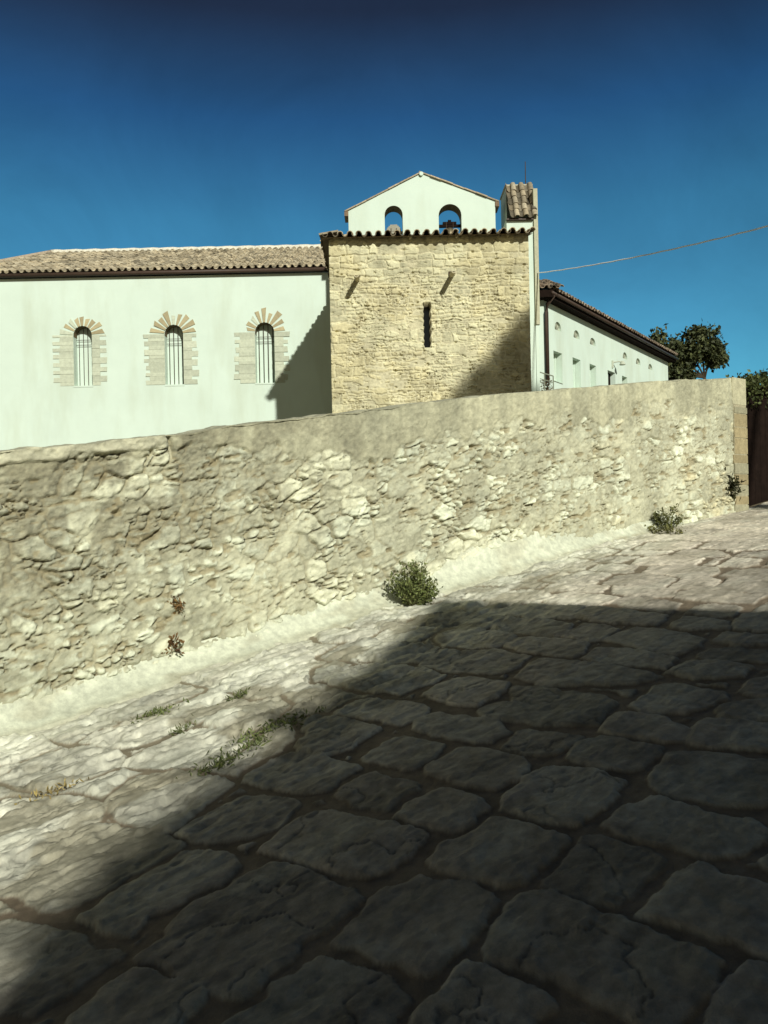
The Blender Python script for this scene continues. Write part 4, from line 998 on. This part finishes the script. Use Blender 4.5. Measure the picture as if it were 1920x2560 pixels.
# handrail before the wing
def rp(px, py, Y): return wp(px, py, Y)
mb = MB(); YR = 23.6
tops = [(1336, 926), (1361, 934), (1383, 940)]
hr = empty('handrail', rp(1360, 980, YR), 'thin grey metal handrail of a stair beside the tower corner', 'railing')
for q in tops:
    mb = MB((0.22, 0.24, 0.18)); a = rp(q[0], q[1], YR); mb.tube([a, (a.x, a.y, a.z - 1.1)], .018, 6); mb.build('post', M_surround, hr)
mb = MB((0.22, 0.24, 0.18)); mb.tube([rp(x, y, YR) for x, y in tops], .018, 6); mb.build('rail', M_surround, hr)
mb = MB((0.22, 0.24, 0.18)); mb.tube([rp(x, y + 16, YR) for x, y in tops], .013, 6); mb.build('rail', M_surround, hr)
mb = MB((0.22, 0.24, 0.18)); mb.tube([rp(1328, 972, YR - .3), rp(1350, 955, YR), rp(1362, 958, YR)], .015, 6); mb.build('rail', M_surround, hr)
mb = MB((0.22, 0.24, 0.18)); mb.tube([rp(1383, 952, YR), rp(1406, 960, YR + .8)], .015, 6)
mb.build('rail', M_surround, hr)

# ------------------------------------------------------------------ foliage
def leaf_cloud(pts, size, rng, up=0.3, col0=(0.07, 0.10, 0.03), var=0.5, aspect=0.45):
    """one bent two-triangle leaf per point"""
    n = len(pts); pts = np.asarray(pts)
    d = rng.normal(size=(n, 3)); d[:, 2] += up; d /= np.linalg.norm(d, axis=1)[:, None]
    q = rng.normal(size=(n, 3)); sd_ = np.cross(d, q); sd_ /= np.linalg.norm(sd_, axis=1)[:, None]
    nr = np.cross(d, sd_)
    L = size * rng.uniform(.6, 1.35, n)[:, None]; Wd = L * aspect
    a = pts; b = pts + d * L * .5 + sd_ * Wd * .5 + nr * L * .08; c_ = pts + d * L; e = pts + d * L * .5 - sd_ * Wd * .5 + nr * L * .08
    V = np.stack([a, b, c_, e], 1).reshape(-1, 3)
    Fq = np.arange(4 * n).reshape(n, 4)
    t = rng.uniform(1 - var, 1 + var, (n, 1)); hue = rng.uniform(0, 1, (n, 1))
    cl = np.array(col0) * t * (1 - .35 * hue) + np.array([0.13, 0.12, 0.03]) * .35 * hue * t
    return V, Fq, np.repeat(cl, 4, 0)
def weed(name, px, py, h, w_, n, leaf, seed, label, cat='plant', col0=(0.09, 0.12, 0.035), group=None, base=None, lean=(0, 0), nst=26):
    rng = np.random.RandomState(seed)
    if base is None:
        u, v = hit_ground(px, py); base = st(u, min(v, NW - .20), 0.02)
    e = empty(name, base, label, cat, group)
    mb = MB(); tips = []
    for k in range(nst):
        a = rng.uniform(0, 2 * math.pi); rr = w_ * .5 * math.sqrt(rng.uniform(0.02, 1)); hh_ = h * rng.uniform(.35, 1.0) * (1 - .62 * (rr / (w_ * .5)))
        top = base + Vector((rr * math.cos(a) + lean[0], rr * math.sin(a) + lean[1], hh_))
        mid = base.lerp(top, .5) + Vector((rr * .12 * math.cos(a), rr * .12 * math.sin(a), hh_ * .06))
        b0 = base + Vector((.2 * rr * math.cos(a), .2 * rr * math.sin(a), -.01))
        mb.tube([b0, mid, top], [.0045, .0035, .002], 4, (0.12, 0.12, 0.05), cap=False)
        tips.append((b0, mid, top))
    mb.build('stem', M_leaf, e)
    pts = []
    for k in range(n):
        b0, mid, top = tips[rng.randint(len(tips))]; t = rng.beta(2.0, 1.2)
        p = b0.lerp(mid, t * 2) if t < .5 else mid.lerp(top, t * 2 - 1)
        pts.append(np.array(p) + rng.normal(size=3) * w_ * .035)
    V, Fq, cl = leaf_cloud(pts, leaf, rng, .35, col0)
    link('leaves', fast_mesh('leaves', V, Fq, cl, False), M_leaf, e)
    return e
weed('weed', 1034, 1516, 0.60, 0.50, 2600, 0.034, 5, 'bushy green weed growing at the foot of the stone wall near the middle', 'weed', nst=55, col0=(0.12, 0.15, 0.05))
weed('weed', 1606, 1326, 0.52, 0.44, 700, 0.040, 6, 'straggly olive weed with long creeping stems at the wall foot, uphill', 'weed', col0=(0.10, 0.11, 0.035), nst=22)
# creeping stems of the second weed
rng = np.random.RandomState(61); pts = []
for k in range(420):
    t = rng.uniform(-1, 1); u, v = hit_ground(1606 + 95 * t, 1333 + 6 * abs(t)); pts.append(np.array(st(u + rng.normal() * .02, v + rng.normal() * .05, .03 + abs(rng.normal()) * .03)))
V, Fq, cl = leaf_cloud(pts, .045, rng, .2, (0.10, 0.10, 0.035))
o = link('creeping_weed', fast_mesh('creeping_weed', V, Fq, cl, False), M_leaf, label='flat creeping stems spread on the paving under the straggly uphill weed', cat='weed')
# small tufts rooted in the wall
for (px, py, s_, lab, cn, nl) in ((436, 1512, .10, 'small rust brown dry tuft rooted high in the rubble wall face', (0.13, 0.07, 0.03), 60), (421, 1612, .13, 'small rust brown dry tuft just above the pale mortar skirt', (0.14, 0.07, 0.03), 90), (1818, 1214, .22, 'dark green tuft growing from a hole near the wall quoins', (0.035, 0.04, 0.02), 120)):
    u, h = hit_wall(px, py); base = st(u, NW - .07, h)
    rng = np.random.RandomState(px)
    pts = np.array(base) + rng.normal(size=(nl, 3)) * np.array([s_ * .3, s_ * .16, s_ * .28]); 
    V, Fq, cl = leaf_cloud(pts, s_ * .42, rng, .2, cn)
    link('wall_tuft', fast_mesh('wall_tuft', V, Fq, cl, False), M_leaf, label=lab, cat='plant', group='tufts rooted in the rubble wall')
# grass tufts in the joints
for i, (px, py, s_, n_, lab) in enumerate(((395, 1790, .20, 150, 'low green grass tuft between the two pale slabs beside the mortar skirt'), (600, 1746, .14, 80, 'tiny green tuft in a paving joint, nearest below the wall'), (455, 1830, .12, 60, 'sparse green sprig on a worn sunlit paving stone'), (690, 1826, .34, 260, 'widest patch of green and straw grass at the edge of the shade'), (560, 1912, .22, 190, 'grass patch mixed with yellow straw on the worn slabs'), (640, 1868, .16, 90, 'small green tuft between two grass patches by the shade'), (140, 1985, .20, 70, 'thin tuft of dry yellow straw beside the leftmost slab'))):
    u, v = hit_ground(px, py); base = st(u, v, .015); rng = np.random.RandomState(200 + i)
    pts = []
    for k in range(n_): pts.append(np.array(st(u + rng.normal() * s_ * .42, v + rng.normal() * s_ * .17, .008 + abs(rng.normal()) * .012)))
    dry = i in (6,)
    V, Fq, cl = leaf_cloud(pts, .036, rng, .6, (0.26, 0.20, 0.08) if dry else (0.10, 0.13, 0.045), .5, .28)
    link('grass_tuft', fast_mesh('grass_tuft', V, Fq, cl, False), M_leaf, label=lab, cat='grass', group='grass tufts in the paving joints')
# creeper over the gate
rng = np.random.RandomState(77); pts = []
for k in range(2600):
    u = g0 + rng.uniform(.02, 2.6); n_ = NW + .30 + rng.normal() * .16
    hgt_ = 1.86 + .09 * min(u - g0, .8) + rng.normal() * .045 + .05 * math.sin(u * 7) - (.35 * rng.rand() ** 2 if n_ < NW + .2 and u > g0 + .25 else 0)
    pts.append(np.array(st(u, n_, hgt_)))
V, Fq, cl = leaf_cloud(pts, .062, rng, .1, (0.10, 0.13, 0.045), .5, .6)
link('creeper', fast_mesh('creeper', V, Fq, cl, False), M_leaf, label='green creeper hanging over the top of the dark gate at the right edge', cat='plant')
# brown dry shrub by the downpipe
b_ = wp(1366, 990, 23.9); rng = np.random.RandomState(9)
pts = [np.array([b_.x + rng.normal() * .07 + .05 * math.sin(k * .02), b_.y + rng.normal() * .08, b_.z + rng.uniform(-.3, .48)]) for k in range(420)]
V, Fq, cl = leaf_cloud(pts, .08, rng, .3, (0.10, 0.065, 0.035))
link('potted_shrub', fast_mesh('potted_shrub', V, Fq, cl, False), M_leaf, label='narrow brown dry shrub standing by the downpipe behind the handrail', cat='shrub')

def tree(name, base, h_trunk, lobes, n_leaf, leaf, seed, label, col0=(0.045, 0.06, 0.025), group=None, keep=None, tr=.22):
    rng = np.random.RandomState(seed)
    e = empty(name, base, label, 'tree', group)
    mb = MB(); fork = base + Vector((0, 0, h_trunk))
    mb.tube([base, base.lerp(fork, .5) + Vector((.08, 0, 0)), fork], [tr, tr * .75, tr * .6], 10)
    pts = []; tot = sum(r[0] * r[1] * r[2] for _, r in lobes)
    for c_, r_ in lobes:
        c_ = Vector(c_)
        mb.tube([fork, fork.lerp(c_, .55) + Vector((0, 0, .15)), c_], [tr * .5, tr * .3, tr * .1], 7)
        ncl = max(14, int(26 * (r_[0] * r_[1] * r_[2] / tot) * len(lobes)))
        for q in range(ncl):
            v = rng.normal(size=3); v /= np.linalg.norm(v); v *= rng.uniform(.35, 1.0) ** .6
            cc_ = np.array(c_) + v * np.array(r_)
            mb.tube([c_, Vector(tuple(cc_))], [tr * .09, tr * .03], 4, cap=False)
            k = int(n_leaf / (ncl * len(lobes)))
            pts.append(cc_ + rng.normal(size=(k, 3)) * np.array(r_) * .17)
    mb.build('trunk', M_bark, e, smooth=True)
    pts = np.concatenate(pts)
    if keep is not None: pts = pts[keep(pts)]
    V, Fq, cl = leaf_cloud(pts, leaf, rng, .1, col0, .5, .55)
    link('crown', fast_mesh('crown', V, Fq, cl, False), M_leaf, e)
    return e
YT = 46.0
tb = wp(1762, 960, YT); tb.z = TZ
Lb = lambda px, py, rx, rz: (wp(px, py, YT), (rx * YT / F, rx * YT / F, rz * YT / F))
tree('leafy_tree', tb, wp(1745, 945, YT).z - TZ, [Lb(1662, 872, 40, 46), Lb(1640, 912, 30, 34), Lb(1680, 915, 36, 40), Lb(1752, 858, 48, 38), Lb(1780, 885, 30, 34), Lb(1728, 890, 26, 30), Lb(1694, 935, 36, 24), Lb(1640, 938, 30, 20)], 13500, .27, 31,
     'dark leafy tree with two rounded lobes behind the far end of the wing', col0=(0.05, 0.065, 0.03), tr=.13)

# ------------------------------------------------------------------ cable from the pier to the right
ca, cb = wp(1341, 683, DP), wp(1985, 548, 13.5)
mb = MB(); n = 40
mb.tube([ca.lerp(cb, k / n) + Vector((0, 0, -.10 * 4 * (k / n) * (1 - k / n) + .004 * math.sin(k * 1.9))) for k in range(n + 1)], [.013 + .002 * k / n for k in range(n + 1)], 6)
mb.build('overhead_cable', M_cable, label='thin pale cable stretched from the white pier across the sky to the right', cat='cable')

# ------------------------------------------------------------------ across the street: house and tree that throw the shade
def sunproj(p):   # where the sun ray through p meets the plane y = 0
    return p.x - SUN.x / SUN.y * p.y, p.z - SUN.z / SUN.y * p.y
def sun_at_n(x0, z0, n):      # point on that ray at distance n across the street
    kx, kz = SUN.x / SUN.y, SUN.z / SUN.y
    y = (n - x0 * N2.x) / (kx * N2.x + N2.y)
    return Vector((x0 + kx * y, y, z0 + kz * y))
def ground_sun(px, py):
    u, n = hit_ground(px, py); return sunproj(st(u, n))
nh = -2.5
def at_nh(px, py):
    q = sun_at_n(*ground_sun(px, py), nh); return q.x * U2.x + q.y * U2.y, q.z
ua, za = at_nh(1090, 1502)
u1_, z1_ = at_nh(800, 1765); u2_, z2_ = at_nh(-200, 2480); u3_, z3_ = at_nh(1900, 1530)
ul = u2_; zl = za - (za - z1_) / (ua - u1_) * (ua - ul)
slope_r = (za - z3_) / (u3_ - ua); ur = ua + (za - zl) / slope_r
print('house apex', ua, za, 'left', ul, zl, 'right', ur, 'slope_r', slope_r)
slope_h = (za - zl) / (ua - ul)
house = empty('gabled_house', st(ua, nh - 4), 'plain ochre gabled house across the street behind the viewer', 'house')
def hp(u, n, z): q = st(u, n); return Vector((q.x, q.y, z))
ow = .30
gz0 = Z00 + SLOPE * ul - 1
mb = MB(); outl = [(ul + ow, gz0), (ur - ow, gz0), (ur - ow, zl + ow * slope_r - .15), (ua, za - .15), (ul + ow, zl + ow * slope_h - .15)]
Ux = Vector((U2.x, U2.y, 0)); Nx = Vector((N2.x, N2.y, 0))
gs_ = lambda u: float(zst(u))
dh_ = [(ua - .5, gs_(ua)), (ua + .5, gs_(ua)), (ua + .5, gs_(ua) + 2.1), (ua - .5, gs_(ua) + 2.1)]
w1_ = [(ua - 2.4, gs_(ua - 2) + 1.0), (ua - 1.6, gs_(ua - 2) + 1.0), (ua - 1.6, gs_(ua - 2) + 2.1), (ua - 2.4, gs_(ua - 2) + 2.1)]
w2_ = [(ua + 1.6, gs_(ua + 2) + 1.0), (ua + 2.4, gs_(ua + 2) + 1.0), (ua + 2.4, gs_(ua + 2) + 2.1), (ua + 1.6, gs_(ua + 2) + 2.1)]
o_ = Nx * (nh - .3)
wall_holes(mb, o_, Ux, Zv, Nx, outl, [dh_, w1_, w2_], .2)
bk = [Vector(o_) + Ux * a + Zv * b - Nx * 8 for a, b in outl]; fk = [Vector(o_) + Ux * a + Zv * b for a, b in outl]
mb.poly(bk)
for i in range(5): mb.poly([fk[i], fk[(i + 1) % 5], bk[(i + 1) % 5], bk[i]])
mb.build('wall', M_ochre, house)
for nm, hh_ in (('door', dh_), ('window', w1_), ('window', w2_)):
    mb = MB(); mb.poly([Vector(o_) + Ux * a + Zv * b - Nx * .19 for a, b in hh_]); mb.build(nm, M_wood if nm == 'door' else M_glass, house)
mb = MB()
for (ue, ze) in ((ul, zl), (ur, zl)):
    p0, p1 = hp(ue, nh, ze), hp(ua, nh, za); p2, p3 = p1 - Nx * 8.6, p0 - Nx * 8.6
    q = [p0, p1, p2, p3]; dn = Vector((0, 0, -.14))
    mb.poly(q, (.4, .3, .2)); mb.poly([a + dn for a in q][::-1], (.3, .22, .15))
    for i in range(4): mb.poly([q[i], q[i] + dn, q[(i + 1) % 4] + dn, q[(i + 1) % 4]], (.35, .26, .18))
mb.build('roof', M_tile, house)
# tree: its crown's flank gives the slanting shade on the tower
s_tr, s_tl = sunproj(wp(1330, 765, D1)), sunproj(wp(1128, 996, D1))
print('tower shade', s_tr, s_tl)
YS = 4.0
at = lambda q: Vector((q[0] + SUN.x / SUN.y * YS, YS, q[1] + SUN.z / SUN.y * YS))
e0, e1 = at(s_tl), at(s_tr)
sl_ = (e1.z - e0.z) / (e1.x - e0.x)
def keep(p):
    # project every leaf along the sun onto the plane y = YS and cut the crown's flank and top to shape
    x = p[:, 0] - SUN.x / SUN.y * (p[:, 1] - YS); z = p[:, 2] - SUN.z / SUN.y * (p[:, 1] - YS)
    return (z < e0.z + sl_ * (x - e0.x)) & (z < e1.z + .12 - .35 * (x - e1.x)) & (x > e0.x - .6)
cx_ = e1.x + .3
tree('street_tree', st(8.9, -3.9) , 5.0, [((cx_ - .9, YS, e0.z - .3), (1.2, 1.0, 1.2)), ((cx_ + .1, YS, e1.z - 1.2), (1.2, 1.1, 1.4)), ((cx_ + 1.3, YS - .3, e1.z - 1.0), (1.3, 1.2, 1.4)), ((cx_ + .6, YS, e0.z - 1.2), (1.5, 1.2, 1.2))], 26000, .20, 41,
     'tall street tree with dense pruned crown across the street, outside the view', keep=keep)

# unseen tree added behind the house: its twigs fringe the slanting edge of the shade
ng = -7.0
rg = []
for (px, py) in ((950, 1690), (800, 1830), (660, 1960), (510, 2110), (360, 2250)):
    q = sun_at_n(*ground_sun(px, py), ng); rg.append(q)
bt = st(rg[2].x * U2.x + rg[2].y * U2.y + .3, ng)
tree('shade_fringe_tree', bt, max(rg[4].z - bt.z - .3, 1.5), [(tuple(q + Vector((0, 0, -.25))), (.42, .42, .40)) for q in rg], 2600, .17, 57,
     'loose leafed unseen tree added beside the ochre house to dapple the shade edge', tr=.12)
